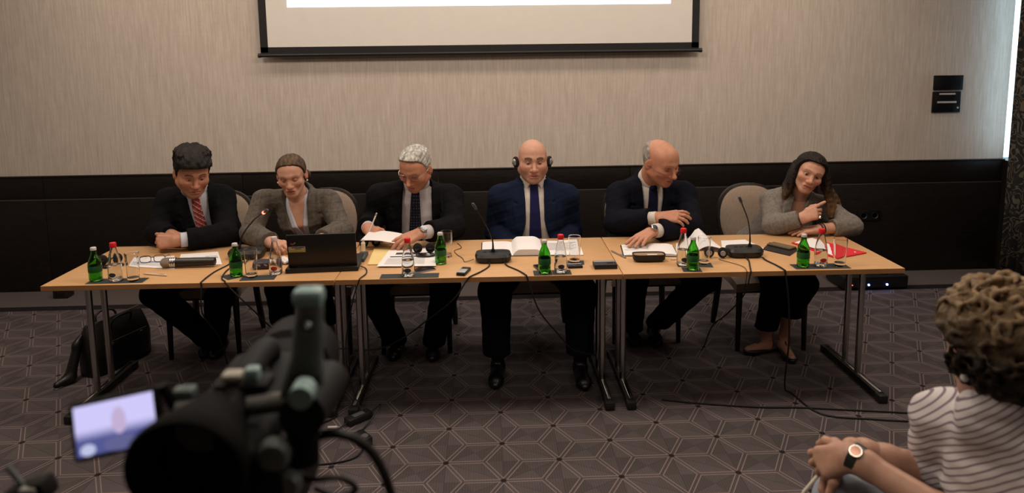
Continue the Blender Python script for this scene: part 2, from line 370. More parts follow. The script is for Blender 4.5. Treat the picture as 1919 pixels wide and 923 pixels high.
# ------------------------------------------------------------------ chairs
M_UPH = mat('taupe_upholstery', (0.28, 0.215, 0.165), 0.85, var=0.14, scale=180, stretch=(1, 1, 0.3), bump=0.25, bscale=350, sheen=0.1)
M_DKW = mat('dark_chair_wood', (0.010, 0.008, 0.007), 0.4, var=0.3, scale=30)
def oval(wd, z0, z1, n=40):
    out = []
    for k in range(n):
        a = 2 * PI * k / n; c, s = math.cos(a), math.sin(a)
        x = wd * math.copysign(abs(c) ** 0.80, c); zz = math.copysign(abs(s) ** 0.80, s)
        if s < 0: x *= 1 - 0.12 * abs(s)
        out.append((x, (z0 + z1) / 2 + zz * (z1 - z0) / 2))
    return out
def make_chair():
    c = empty('dining_chair')          # origin on the floor below the front edge; +y is behind
    g = []
    ns = 11
    mb = MB()                           # seat cushion, crowned
    for i in range(ns):
        row = []
        for j in range(ns):
            u = -1 + 2 * i / (ns - 1); v = -1 + 2 * j / (ns - 1)
            x = 0.225 * u * (1 - 0.06 * (v + 1) / 2); y = 0.235 + 0.235 * v
            e = max(abs(u), abs(v)); z = 0.475 - 0.035 * e ** 4 - 0.008 * (u * u + v * v)
            row.append((x, y, z))
        g.append(row)
    mb.sheet(g, 0.05); mb.build('seat', M_UPH, c)
    MB().box((0, 0.235, 0.385), (0.41, 0.43, 0.05), 0.008).build('seat_frame', M_DKW, c)
    for s in (-1, 1):
        MB().tube([(s * 0.195, 0.035, 0.40), (s * 0.20, 0.028, 0.0)], [0.021, 0.014], 8).build('leg', M_DKW, c)
        MB().tube(arc([(s * 0.19, 0.44, 0.44), (s * 0.198, 0.452, 0.25), (s * 0.215, 0.49, 0.0)], 4), [0.021] * 8 + [0.015], 8).build('leg', M_DKW, c)
        MB().tube(arc([(s * 0.135, 0.448, 0.40), (s * 0.145, 0.462, 0.50), (s * 0.15, 0.487, 0.60)], 4), 0.014, 8).build('back_post', M_DKW, c)
    T = Matrix.Translation((0, 0.463, 0.5)) @ Matrix.Rotation(-0.13, 4, 'X')
    def ring(wd, z0, z1, y): return [T @ Vector((x, y, z)) for x, z in oval(wd, z0, z1)]
    r0 = ring(0.192, 0.0, 0.425, -0.020); r1 = ring(0.176, 0.017, 0.408, -0.034); r2 = ring(0.09, 0.1, 0.33, -0.042)
    n = 40
    mb = MB(); ctr = T @ Vector((0, -0.044, 0.215)); b0 = ring(0.192, 0.0, 0.425, 0.0)
    mb.add(b0 + r0 + r1 + r2 + [ctr], [(a * n + k, a * n + (k + 1) % n, (a + 1) * n + (k + 1) % n, (a + 1) * n + k) for a in range(3) for k in range(n)] + [(3 * n + k, 3 * n + (k + 1) % n, 4 * n) for k in range(n)])
    mb.build('backrest', M_UPH, c)
    f = MB(); a0 = ring(0.192, 0.0, 0.425, -0.022); a1 = ring(0.207, -0.015, 0.440, -0.018); a2 = ring(0.207, -0.015, 0.440, 0.018); a3 = ring(0.10, 0.1, 0.33, 0.024); cc = T @ Vector((0, 0.025, 0.215))
    f.add(a0 + a1 + a2 + a3 + [cc], [(a * n + k, a * n + (k + 1) % n, (a + 1) * n + (k + 1) % n, (a + 1) * n + k) for a in range(3) for k in range(n)] + [(3 * n + k, 3 * n + (k + 1) % n, 4 * n) for k in range(n)])
    f.build('back_frame', M_DKW, c)
    return c
ch0 = make_chair()
for k, (x, y, rz, who) in enumerate(((-1.709, 4.105, 0.03, 'under the man with the striped red tie'), (-1.045, 4.11, 0.0, 'under the woman at the laptop'),
        (-0.44, 4.085, 0.0, 'under the grey haired man with glasses'), (0.292, 4.06, 0.0, 'under the man in the blue suit'),
        (0.976, 4.15, 0.0, 'under the bald man writing in a notebook'), (1.693, 3.99, -0.03, 'under the pointing woman, its whole back in view'))):
    c = ch0 if k == 0 else copy_tree(ch0)
    c.location = (x, y, 0); c.rotation_euler.z = rz
    tag(c, 'taupe chair with dark oval back frame ' + who, 'chair', 'chairs behind the tables')
# ------------------------------------------------------------------ smooth solid modelling (signed distance -> mesh)
F32 = np.float32
def A3(v): return np.array(v, dtype=F32)
def U(v):
    v = np.array(v, float); return v / np.linalg.norm(v)
class RC:                                    # round cone
    def __init__(s, a, b, r1, r2=None, k=0.02, op='u'):
        s.a = A3(a); s.b = A3(b); s.r1 = r1; s.r2 = r1 if r2 is None else r2; s.k = k; s.op = op
        R = np.array([s.r1, s.r1, s.r1]); Q = np.array([s.r2] * 3)
        s.lo = np.minimum(s.a - R, s.b - Q); s.hi = np.maximum(s.a + R, s.b + Q)
    def ev(s, x, y, z):
        ba = s.b - s.a; bb = max(float(ba @ ba), 1e-9)
        px, py, pz = x - s.a[0], y - s.a[1], z - s.a[2]
        h = np.clip((px * ba[0] + py * ba[1] + pz * ba[2]) / bb, 0, 1)
        return np.sqrt((px - ba[0] * h) ** 2 + (py - ba[1] * h) ** 2 + (pz - ba[2] * h) ** 2) - (s.r1 + (s.r2 - s.r1) * h)
class EL:                                    # ellipsoid, R rows are its axes
    def __init__(s, c, rad, R=None, k=0.02, op='u'):
        s.c = A3(c); s.rad = A3(rad); s.R = np.eye(3, dtype=F32) if R is None else np.array(R, dtype=F32); s.k = k; s.op = op
        ext = np.sqrt(((s.R * s.rad[:, None]) ** 2).sum(0)); s.lo = s.c - ext; s.hi = s.c + ext
    def ev(s, x, y, z):
        px, py, pz = x - s.c[0], y - s.c[1], z - s.c[2]; R = s.R
        q = [(px * R[i, 0] + py * R[i, 1] + pz * R[i, 2]) / s.rad[i] for i in range(3)]
        k0 = np.sqrt(q[0] ** 2 + q[1] ** 2 + q[2] ** 2)
        k1 = np.sqrt((q[0] / s.rad[0]) ** 2 + (q[1] / s.rad[1]) ** 2 + (q[2] / s.rad[2]) ** 2) + 1e-9
        return k0 * (k0 - 1) / k1
class LOFT:                                  # stack of super-ellipse sections along an axis; frame rows: left, front, up
    def __init__(s, o, R, L, t, rx, ry, cy, k=0.03, off=0.0, n=2.4, op='u'):
        s.o = A3(o); s.R = np.array(R, dtype=F32); s.L = L; s.t = t; s.rx = rx; s.ry = ry; s.cy = cy; s.k = k; s.off = off; s.n = n; s.op = op
        m = max(max(rx), max(ry) + max(map(abs, cy))) + off
        pts = np.array([s.o + s.R[2] * q for q in (-off, L + off)]); s.lo = pts.min(0) - m; s.hi = pts.max(0) + m
    def loc(s, x, y, z):
        px, py, pz = x - s.o[0], y - s.o[1], z - s.o[2]; R = s.R
        return [px * R[i, 0] + py * R[i, 1] + pz * R[i, 2] for i in range(3)]
    def ev(s, x, y, z):
        u, v, w = s.loc(x, y, z); t = w / s.L
        rx = np.interp(t, s.t, s.rx).astype(F32); ry = np.interp(t, s.t, s.ry).astype(F32); cy = np.interp(t, s.t, s.cy).astype(F32)
        e = (np.abs(u / rx) ** s.n + np.abs((v - cy) / ry) ** s.n) ** (1 / s.n)
        d = (e - 1) * np.minimum(rx, ry) - s.off
        return np.maximum(d, np.maximum(w - s.L, -w) - s.off)
class GR:
    def __init__(s, lo, hi, h):
        s.h = h; s.lo = np.floor(np.array(lo) / h) * h; n = np.ceil((np.array(hi) - s.lo) / h).astype(int) + 2
        s.n = n; s.x, s.y, s.z = [(s.lo[i] + h * np.arange(n[i])).astype(F32) for i in range(3)]
        s.D = np.full(n, 0.5, dtype=F32)
    def xyz(s): return s.x[:, None, None], s.y[None, :, None], s.z[None, None, :]
    def put(s, p, off=0.0):
        pad = p.k + abs(off) + 0.03
        i0 = [max(0, int((p.lo[i] - pad - s.lo[i]) / s.h)) for i in range(3)]
        i1 = [min(s.n[i], int((p.hi[i] + pad - s.lo[i]) / s.h) + 2) for i in range(3)]
        if any(a >= b for a, b in zip(i0, i1)): return
        sl = tuple(slice(a, b) for a, b in zip(i0, i1))
        d = p.ev(s.x[sl[0]][:, None, None], s.y[sl[1]][None, :, None], s.z[sl[2]][None, None, :]) - off
        D = s.D[sl]; k = p.k
        if p.op == 'u':
            h = np.clip(0.5 + 0.5 * (D - d) / k, 0, 1); s.D[sl] = D * (1 - h) + d * h - k * h * (1 - h)
        else:
            d = -d; h = np.clip(0.5 - 0.5 * (D - d) / k, 0, 1); s.D[sl] = D * (1 - h) + d * h + k * h * (1 - h)
    def mesh(s):
        g = vdb.FloatGrid(); g.background = 0.5; g.copyFromArray(np.ascontiguousarray(s.D)); g.transform = vdb.createLinearTransform(voxelSize=s.h)
        p, q = g.convertToQuads(0.0)
        return p + s.lo, q[:, ::-1]
def bounds(prims, pad=0.03):
    u = [p for p in prims if p.op == 'u']
    return np.min([p.lo for p in u], 0) - pad, np.max([p.hi for p in u], 0) + pad
def solid(prims, h, off=0.0, pad=0.03):
    lo, hi = bounds(prims, pad + off); g = GR(lo, hi, h)
    for p in prims: g.put(p, off)
    return g
def wob(x, y, z, f, ph=0.0):                 # cheap smooth noise from sines
    return (np.sin(f * (x + 0.6 * z) + 1.3 + ph) * np.sin(f * 1.13 * (y - 0.4 * x) + ph * 2) + np.sin(f * 1.7 * (z + 0.3 * y) + 2.1 + ph) * np.sin(f * 0.9 * (x - z) + 0.7)) * 0.5
class MESH:
    def __init__(s): s.p = []; s.q = []; s.c = []; s.m = []; s.n = 0
    def add(s, p, q, col=(1, 1, 1), mi=0):
        s.p.append(np.asarray(p, float)); s.q += [tuple(int(i) + s.n for i in f) for f in q]; s.n += len(p)
        c = np.asarray(col, float); s.c.append(np.tile(c, (len(p), 1)) if c.ndim == 1 else c); s.m += [mi] * len(q)
        return s
    def build(s, name, mats, parent=None, origin=(0, 0, 0)):
        me = bpy.data.meshes.new(name); P = np.concatenate(s.p) - np.array(origin)
        me.from_pydata(P.tolist(), [], s.q)
        for m in (mats if isinstance(mats, (list, tuple)) else [mats]): me.materials.append(m)
        me.polygons.foreach_set('material_index', s.m); me.polygons.foreach_set('use_smooth', [True] * len(me.polygons))
        ca = me.color_attributes.new('tint', 'FLOAT_COLOR', 'POINT'); C = np.concatenate(s.c); C = np.concatenate([C, np.ones((len(C), 1))], 1)
        ca.data.foreach_set('color', C.astype(F32).ravel()); me.update()
        o = bpy.data.objects.new(name, me); COL.objects.link(o)
        if parent: o.parent = parent
        return o

def tint_mat(name, rough=0.5, var=0.1, scale=30, bump=0.05, bscale=150, sss=0.0, spec=0.4, sheen=0.0, stretch=None, stripes=None):
    if name in MATS: return MATS[name]
    m = bpy.data.materials.new(name); m.use_nodes = True; nt = m.node_tree; N = nt.nodes; L = nt.links; b = N['Principled BSDF']
    b.inputs['Roughness'].default_value = rough; b.inputs['Specular IOR Level'].default_value = spec; b.inputs['Sheen Weight'].default_value = sheen
    if sss: b.inputs['Subsurface Weight'].default_value = sss; b.inputs['Subsurface Radius'].default_value = (0.012, 0.005, 0.003); b.inputs['Subsurface Scale'].default_value = 1.0
    at = N.new('ShaderNodeVertexColor'); at.layer_name = 'tint'
    tc = N.new('ShaderNodeTexCoord'); mp = N.new('ShaderNodeMapping'); L.new(tc.outputs['Object'], mp.inputs[0])
    if stretch: mp.inputs['Scale'].default_value = stretch
    nz = N.new('ShaderNodeTexNoise'); nz.inputs['Scale'].default_value = scale; nz.inputs['Detail'].default_value = 4; L.new(mp.outputs[0], nz.inputs['Vector'])
    mr = N.new('ShaderNodeMapRange'); mr.inputs[1].default_value = 0.3; mr.inputs[2].default_value = 0.7; mr.inputs[3].default_value = 1 - var; mr.inputs[4].default_value = 1 + var; L.new(nz.outputs['Fac'], mr.inputs[0])
    mx = N.new('ShaderNodeMix'); mx.data_type = 'RGBA'; mx.blend_type = 'MULTIPLY'; mx.inputs[0].default_value = 1; L.new(at.outputs[0], mx.inputs[6]); L.new(mr.outputs[0], mx.inputs[7])
    L.new(mx.outputs[2], b.inputs['Base Color'])
    if bump:
        n2 = N.new('ShaderNodeTexNoise'); n2.inputs['Scale'].default_value = bscale; n2.inputs['Detail'].default_value = 3; L.new(mp.outputs[0], n2.inputs['Vector'])
        bp = N.new('ShaderNodeBump'); bp.inputs['Strength'].default_value = bump; bp.inputs['Distance'].default_value = 0.01; L.new(n2.outputs['Fac'], bp.inputs['Height']); L.new(bp.outputs[0], b.inputs['Normal'])
    MATS[name] = m; return m
M_SKIN = tint_mat('skin', 0.48, 0.07, 45, 0.04, 300, sss=0.12, spec=0.4)
M_HAIR = tint_mat('hair_strands', 0.6, 0.35, 55, 0.5, 110, spec=0.2, stretch=(1, 1, 0.35))
M_CLOTH = tint_mat('woven_cloth', 0.9, 0.10, 160, 0.10, 500, spec=0.10)
M_KNIT = tint_mat('checked_wool', 0.9, 0.22, 70, 0.15, 400, spec=0.15, sheen=0.1)
M_SHIRT = tint_mat('shirt_cotton', 0.8, 0.03, 60, 0.06, 60, spec=0.25)
M_SHOE = tint_mat('shoe_leather', 0.3, 0.15, 60, 0.03, 100, spec=0.5)
M_EYE = mat('eye_white', (0.62, 0.58, 0.54), 0.15, var=0.02)
M_IRIS = mat('iris_dark', (0.03, 0.018, 0.010), 0.1, var=0.1)

# ------------------------------------------------------------------ anatomy
def head_frame(yaw, pitch, roll):
    """rows: his left, face forward, up.  yaw 0 faces the camera side (-Y), + turns to +X; pitch + looks down; roll + tips the crown to +X"""
    y, p, r = map(math.radians, (yaw, pitch, roll))
    f = np.array([math.sin(y) * math.cos(p), -math.cos(y) * math.cos(p), -math.sin(p)])
    l = np.array([math.cos(y), math.sin(y), 0.0]); u = np.cross(l, f); u = u if u[2] > 0 else -u
    l2 = math.cos(r) * l - math.sin(r) * u; u2 = math.sin(r) * l + math.cos(r) * u
    return np.array([l2, f, u2])
class HEAD:
    def __init__(s, c, ang, sc=1.0, female=False, jaw=1.0, nose=1.0):
        s.c = np.array(c, float); s.R = head_frame(*ang); s.s = sc; s.fem = female; s.jaw = jaw; s.nose = nose
    def P(s, x, y, z): return s.c + s.s * (np.array([x, y, z]) @ s.R)
    def local(s, p): return ((np.asarray(p) - s.c) @ s.R.T) / s.s
    def prims(s, neck, nr=0.056):
        q = s.s; P = s.P; j = s.jaw; n = s.nose
        def el(x, y, z, a, b, c, k=0.02, op='u'): return EL(P(x, y, z), (a * q, b * q, c * q), s.R, k * q, op)
        def rc(a, b, r1, r2, k=0.015, op='u'): return RC(P(*a), P(*b), r1 * q, r2 * q, k * q, op)
        L = [el(0, -0.018, 0.028, 0.076, 0.096, 0.080), el(0, 0.034, 0.034, 0.062, 0.052, 0.056, 0.03), el(0, 0.026, -0.030, 0.060 * j, 0.064, 0.070, 0.03),
             rc((0, 0.030, -0.055), (0, 0.056, -0.094), 0.044 * j, 0.020, 0.03)]
        for e in (-1, 1):
            L += [rc((e * 0.052 * j, -0.004, -0.052), (e * 0.018, 0.062, -0.094), 0.020, 0.017, 0.025),
                  el(e * 0.043, 0.056, -0.026, 0.024, 0.022, 0.020, 0.025), rc((e * 0.012, 0.083, 0.020), (e * 0.044, 0.066, 0.020), 0.010, 0.009, 0.02)]
        L += [el(0, 0.070, -0.100, 0.019, 0.014, 0.013, 0.02)]
        for e in (-1, 1): L.append(el(e * 0.031, 0.094, -0.001, 0.019, 0.016, 0.013, 0.015, 's'))
        L += [rc((0, 0.080, 0.010), (0, 0.104 * n, -0.034), 0.0085, 0.0115, 0.012), el(0, 0.106 * n, -0.036, 0.011, 0.011, 0.010, 0.008)]
        for e in (-1, 1): L.append(el(e * 0.0125, 0.092, -0.041, 0.0085, 0.010, 0.0075, 0.008))
        L += [el(0, 0.078, -0.067, 0.026, 0.016, 0.018, 0.015), rc((-0.017, 0.086, -0.0645), (0.017, 0.086, -0.0645), 0.0050, 0.0050, 0.006), rc((-0.015, 0.086, -0.0760), (0.015, 0.086, -0.0760), 0.0062, 0.0062, 0.006),
              rc((-0.026, 0.090, -0.0700), (0.026, 0.090, -0.0700), 0.0022, 0.0022, 0.004, 's')]
        for e in (-1, 1):
            ax = np.array([[1, 0.35 * e, 0], [-0.35 * e, 1, -0.25], [0, 0.25, 1]]); ax = np.array([U(v) for v in ax]) @ s.R
            L += [EL(P(e * 0.079, -0.014, -0.010), (0.0085 * q, 0.019 * q, 0.033 * q), ax, 0.008 * q), EL(P(e * 0.089, -0.007, -0.006), (0.006 * q, 0.011 * q, 0.019 * q), ax, 0.005 * q, 's')]
        L.append(RC(P(0, -0.030, -0.045), neck, nr * q, (nr + 0.004) * q, 0.03))
        return L
    def tints(s, pts, skin, lip=(0.42, 0.15, 0.12), brow=(0.05, 0.03, 0.02), browt=1.0, stub=0.0, flush=0.5):
        p = s.local(pts); x, y, z = p.T; n = len(p); C = np.tile(np.array(skin), (n, 1))
        def blend(m, col):
            m = np.clip(m, 0, 1)[:, None]; return C * (1 - m) + np.array(col) * m
        front = y > 0.03
        ch = np.exp(-(((np.abs(x) - 0.040) / 0.020) ** 2 + ((z + 0.035) / 0.018) ** 2)) * front * flush
        C = blend(ch, (skin[0] * 1.02, skin[1] * 0.72, skin[2] * 0.68))
        C = blend(np.exp(-((x / 0.014) ** 2 + ((z + 0.036) / 0.014) ** 2)) * (y > 0.085) * flush, (skin[0] * 1.0, skin[1] * 0.72, skin[2] * 0.70))
        C = blend(np.exp(-(((np.abs(x) - 0.085) / 0.012) ** 2)) * flush * 0.6, (skin[0], skin[1] * 0.7, skin[2] * 0.65))
        if stub:
            b = np.clip((-0.045 - z) / 0.02, 0, 1) * (y > -0.02) * (z > -0.125) * stub; C = blend(b, np.array(skin) * np.array([0.62, 0.60, 0.62]))
        lipm = (np.abs(x) < 0.024 - 0.25 * np.abs(z + 0.070)) & (np.abs(z + 0.070) < 0.0105 - 0.12 * np.abs(x)) & (y > 0.06)
        C = blend(lipm * 0.85, lip); C = blend(((np.abs(z + 0.070) < 0.0018) & (np.abs(x) < 0.024) & (y > 0.06)) * 0.8, (0.12, 0.03, 0.03))
        bz = 0.022 + 0.004 * np.sin(np.clip((np.abs(x) - 0.012) / 0.038, 0, 1) * PI)
        bm = (np.abs(z - bz) < 0.0042 * browt) & (np.abs(x) > 0.012) & (np.abs(x) < 0.050) & (y > 0.05)
        C = blend(np.clip((0.0042 * browt - np.abs(z - bz)) / 0.003, 0, 1) * ((np.abs(x) > 0.012) & (np.abs(x) < 0.050) & (y > 0.05)) * 0.85, brow)
        eh = np.exp(-(((np.abs(x) - 0.031) / 0.016) ** 2 + ((z - 0.001) / 0.010) ** 2)) * front * 0.35
        C = blend(eh, np.array(skin) * np.array([0.62, 0.5, 0.48]))
        return C
    def eyes(s, M, skin, lid=0.35, gaze=(0, 0)):
        """eyeballs, irises and lids joined into the body mesh; lid 0 open .. 1 closed"""
        for e in (-1, 1):
            c = s.P(e * 0.031, 0.0715, 0.0); r = 0.0125 * s.s
            for kind, rr in (('ball', r), ('iris', r * 1.03), ('lid', r * 1.10), ('low', r * 1.08)):
                vs = []; fs = []; nu, nv = 18, 12
                for i in range(nv + 1):
                    th = PI * i / nv
                    for k in range(nu):
                        ph = 2 * PI * k / nu; d = np.array([math.sin(th) * math.cos(ph), math.cos(th), math.sin(th) * math.sin(ph)])
                        vs.append(d)
                vs = np.array(vs)
                for i in range(nv):
                    for k in range(nu): fs.append((i * nu + k, i * nu + (k + 1) % nu, (i + 1) * nu + (k + 1) % nu, (i + 1) * nu + k))
                cen = np.array([vs[list(f)].mean(0) for f in fs])
                if kind == 'iris':
                    g = np.array([math.sin(gaze[0]), math.cos(gaze[0]) * math.cos(gaze[1]), math.sin(gaze[1])]); keep = cen @ g > 0.82
                elif kind == 'lid': keep = (cen[:, 2] > 0.62 - 1.25 * lid) & (cen[:, 1] > -0.2)
                elif kind == 'low': keep = (cen[:, 2] < -0.45) & (cen[:, 1] > -0.2)
                else: keep = np.ones(len(fs), bool)
                f2 = [f for f, k in zip(fs, keep) if k]
                col = np.array(skin) * (0.80, 0.68, 0.66) if kind in ('lid', 'low') else (1, 1, 1)
                M.add(c + (vs * rr) @ s.R, f2, col, {'ball': 1, 'iris': 2, 'lid': 0, 'low': 0}[kind])

def hand_prims(w, fwd, dorsal, side, curl=(0.3, 0.3, 0.3, 0.3), spread=0.12, thumb=(0.6, 0.3), sc=1.0):
    """w wrist, fwd along the hand, dorsal = back of hand, side +1 if the thumb is on cross(fwd, dorsal) side"""
    f = U(fwd); d = np.array(dorsal, float); d = U(d - f * (d @ f)); x = np.cross(f, d) * side; w = np.array(w, float); L = []
    def P(a, b, c): return w + sc * (x * a + f * b + d * c)
    xs = (0.029, 0.010, -0.009, -0.026); ys = (0.088, 0.092, 0.087, 0.078); ln = (0.072, 0.080, 0.074, 0.058); rr = (0.0098, 0.0100, 0.0094, 0.0084)
    if not isinstance(curl[0], (tuple, list)): curl = [(c, c * 1.2, c * 0.8) for c in curl]
    for i in range(4):
        L.append(RC(P(xs[i] * 0.62, 0.004, 0), P(xs[i], ys[i], 0), 0.0155 * sc, 0.0118 * sc, 0.014))
        p = np.array([xs[i], ys[i], 0.0]); ang = 0.0; sp = spread * (1.5 - i) / 1.5
        for j, fr in enumerate((0.46, 0.30, 0.24)):
            ang += curl[i][j]; st = ln[i] * fr
            n = p + st * np.array([math.sin(sp) * math.cos(ang), math.cos(sp) * math.cos(ang), -math.sin(ang)])
            L.append(RC(P(*p), P(*n), (rr[i] - 0.0006 * j) * sc, (rr[i] - 0.0006 * (j + 1)) * sc, 0.004)); p = n
    L.append(RC(P(0.012, 0.02, -0.008), P(-0.012, 0.06, -0.008), 0.016 * sc, 0.014 * sc, 0.015))
    a, b = thumb; p = np.array([0.016, 0.016, -0.006]); dirs = [(a + 0.15, 0.3), (a * 0.75, 0.35), (a * 0.6 - b, 0.4)]
    for j, (an, dn) in enumerate(dirs):
        n = p + (0.044, 0.034, 0.027)[j] * np.array([math.sin(an), math.cos(an) * math.cos(dn), -math.sin(dn) * 0.8])
        L.append(RC(P(*p), P(*n), (0.0155, 0.0118, 0.0105)[j] * sc, (0.0118, 0.0105, 0.0088)[j] * sc, 0.008)); p = n
    return L

def shoe(M, ankle, toe, col, heel=0.0, low=False):
    a = np.array(ankle, float); t = np.array(toe, float); d = t - a; d[2] = 0; d = U(d); back = np.array([a[0], a[1], 0]) - d * 0.045
    top = 0.07 if not low else 0.035
    L = [RC(back + [0, 0, 0.035 + heel], np.array([a[0], a[1], 0.045 + heel]), 0.032, 0.034, 0.02), RC(np.array([a[0], a[1], 0.04 + heel]), t - d * 0.06 + [0, 0, 0.030], 0.036, 0.040, 0.02),
         RC(t - d * 0.07 + [0, 0, 0.026], t - d * 0.022 + [0, 0, 0.020], 0.040, 0.020, 0.02)]
    if not low: L.append(RC(np.array([a[0], a[1], 0.05]), np.array([a[0], a[1], 0.10]), 0.038, 0.036, 0.02))
    g = solid(L, 0.006); x, y, z = g.xyz(); g.D = np.maximum(g.D, 0.003 - z)
    if low: g.D = np.maximum(g.D, z - (0.03 + heel))
    M.add(*g.mesh(), col)

class BODY:
    """a posed figure: joints in world metres; builds the garments around it"""
    def __init__(s, pelvis, neck, shL, shR, sc=1.0, female=False, belly=0.0):
        s.p = np.array(pelvis, float); s.n = np.array(neck, float); s.shL = np.array(shL, float); s.shR = np.array(shR, float); s.s = sc; s.fem = female
        up = U(s.n - s.p); l = s.shL - s.shR; l = U(l - up * (l @ up)); f = np.cross(up, l) * 1.0
        if f @ np.array([0, -1, 0]) < -0.3: pass
        s.R = np.array([l, np.cross(up, l), up]); s.L = float(np.linalg.norm(s.n - s.p))
        # cross(up,l): l = left(+X when facing camera), up z -> z x x = +y ; front is the other way
        s.R[1] = -s.R[1]
        q = sc; T = [0, 0.2, 0.45, 0.68, 0.84, 0.94, 1.0]
        if female: rx = [0.168, 0.138, 0.130, 0.140, 0.125, 0.075, 0.050]; ry = [0.118, 0.10, 0.10, 0.120, 0.092, 0.072, 0.050]
        else: rx = [0.168, 0.162, 0.162, 0.170, 0.150, 0.085, 0.058]; ry = [0.125, 0.125 + belly, 0.128 + belly * 0.6, 0.122, 0.102, 0.080, 0.055]
        cy = [0.0, 0.01 + belly * 0.5, 0.012 + belly * 0.3, 0.010, 0.0, -0.006, -0.008]
        s.T = T; s.rx = [v * q for v in rx]; s.ry = [v * q for v in ry]; s.cy = cy
    def torso(s, k=0.03, off=0.0): return LOFT(s.p, s.R, s.L, s.T, s.rx, s.ry, s.cy, k * s.s, off)
    def W(s, x, y, z): return s.p + np.array([x, y, z]) @ s.R
    def arm(s, side, el, wr, r=(0.05, 0.043, 0.036, 0.026), k=0.035):
        sh = s.shL if side == 'L' else s.shR; q = s.s; el = np.array(el, float); wr = np.array(wr, float)
        root = s.n + (sh - s.n) * 0.22 - s.R[2] * 0.020
        m = el + (wr - el) * 0.35
        return [RC(root, sh, 0.044 * q, r[0] * 0.95 * q, k), RC(sh, el, r[0] * q, r[1] * q, k), RC(el, m, r[1] * q, r[1] * 0.98 * q, 0.02), RC(m, wr, r[1] * 0.98 * q, r[2] * q, 0.02)]
    def leg(s, hip, kn, an, r=(0.085, 0.062, 0.048)):
        q = s.s; return [RC(hip, kn, r[0] * q, r[1] * q, 0.04), RC(kn, an, r[1] * q, r[2] * q, 0.03)]
# ------------------------------------------------------------------ garments
def plane_cut(g, wr, dirv, rad=0.13):
    x, y, z = g.xyz(); w = np.array(wr); d = U(dirv)
    near = ((x - w[0]) ** 2 + (y - w[1]) ** 2 + (z - w[2]) ** 2) < rad * rad
    pl = (x - w[0]) * d[0] + (y - w[1]) * d[1] + (z - w[2]) * d[2]
    g.D = np.where(near, np.maximum(g.D, pl), g.D)
def jacket(B, arms, col, tb=0.30, wt=0.085, lw=0.075, u0=0.0, off=0.014, neckdir=None, r=(0.055, 0.047, 0.044, 0.036), back=0.045, h=0.006, wr_amp=0.0035, vtop=0.97, vprof=None, collar=True, notch=True, ph=0.0):
    q = B.s; prims = [B.torso()]
    cuts = []
    for side, el, wr in arms:
        el = np.array(el, float); wr = np.array(wr, float); d = U(wr - el); e2 = wr - d * back * q
        prims += B.arm(side, el, e2, r); cuts.append((e2, d))
    nd = U(np.array(B.R[2]) if neckdir is None else neckdir)
    if collar:                                   # roll of collar behind the neck
        c = B.n - nd * 0.012
        P = [c + 0.066 * q * (B.R[0] * math.sin(a) - B.R[1] * math.cos(a)) + nd * (0.030 * math.cos(a) - 0.012) for a in np.linspace(-1.9, 1.9, 9)]
        for a, b in zip(P, P[1:]): prims.append(RC(a, b, 0.011 * q, k=0.02))
    g = solid(prims, h, off); x, y, z = g.xyz(); T = prims[0]; u, v, w = T.loc(x, y, z); t = w / B.L
    g.D = g.D + wr_amp * wob(x, y, z, 34, ph) + wr_amp * 0.6 * wob(x, y, z, 75, ph + 1)
    D0 = g.D.copy()
    ua = np.abs(u - u0); vw = wt * q * np.clip((t - tb) / (vtop - tb), 0, 1.15) ** 0.85
    if vprof: vw = np.interp(t, *zip(*vprof)).astype(F32) * q
    front = np.interp(t, B.T, [a + b for a, b in zip(B.ry, B.cy)]).astype(F32)
    c = np.maximum(np.maximum(ua - vw, (tb - t) * B.L), np.maximum(0.0 - v, v - front - 0.055)); g.D = np.maximum(g.D, -c)
    if lw > 0:
        tn = 0.78
        prof = np.interp(t, [tb, tb + 0.1, tn - 0.012, tn, tn + 0.03, 1.0], [0.004, lw * 0.45, lw, lw * (0.55 if notch else 1.0), lw * (0.85 if notch else 0.95), lw * 0.7]).astype(F32) * q
        band = np.maximum(np.maximum(vw - ua, ua - vw - prof), np.maximum(np.maximum((tb - t) * B.L, (t - 1.0) * B.L), np.maximum(0.02 - v, v - front - 0.06)))
        g.D = np.minimum(g.D, np.maximum(D0 - 0.0065, band))
    seam = np.maximum(np.maximum(np.abs(u - u0) - 0.0025, (t - tb) * B.L), np.maximum(0.02 - v, v - front - 0.05)); g.D = np.maximum(g.D, -seam)
    nx = [(x - B.n[0]), (y - B.n[1]), (z - B.n[2])]; ax = nx[0] * nd[0] + nx[1] * nd[1] + nx[2] * nd[2]
    rho = np.sqrt((nx[0] - ax * nd[0]) ** 2 + (nx[1] - ax * nd[1]) ** 2 + (nx[2] - ax * nd[2]) ** 2)
    g.D = np.maximum(g.D, -np.maximum(rho - 0.072 * q, -0.05 - ax))
    for wv, d in cuts: plane_cut(g, wv, d, 0.078)
    M = MESH(); M.add(*g.mesh(), col); return M
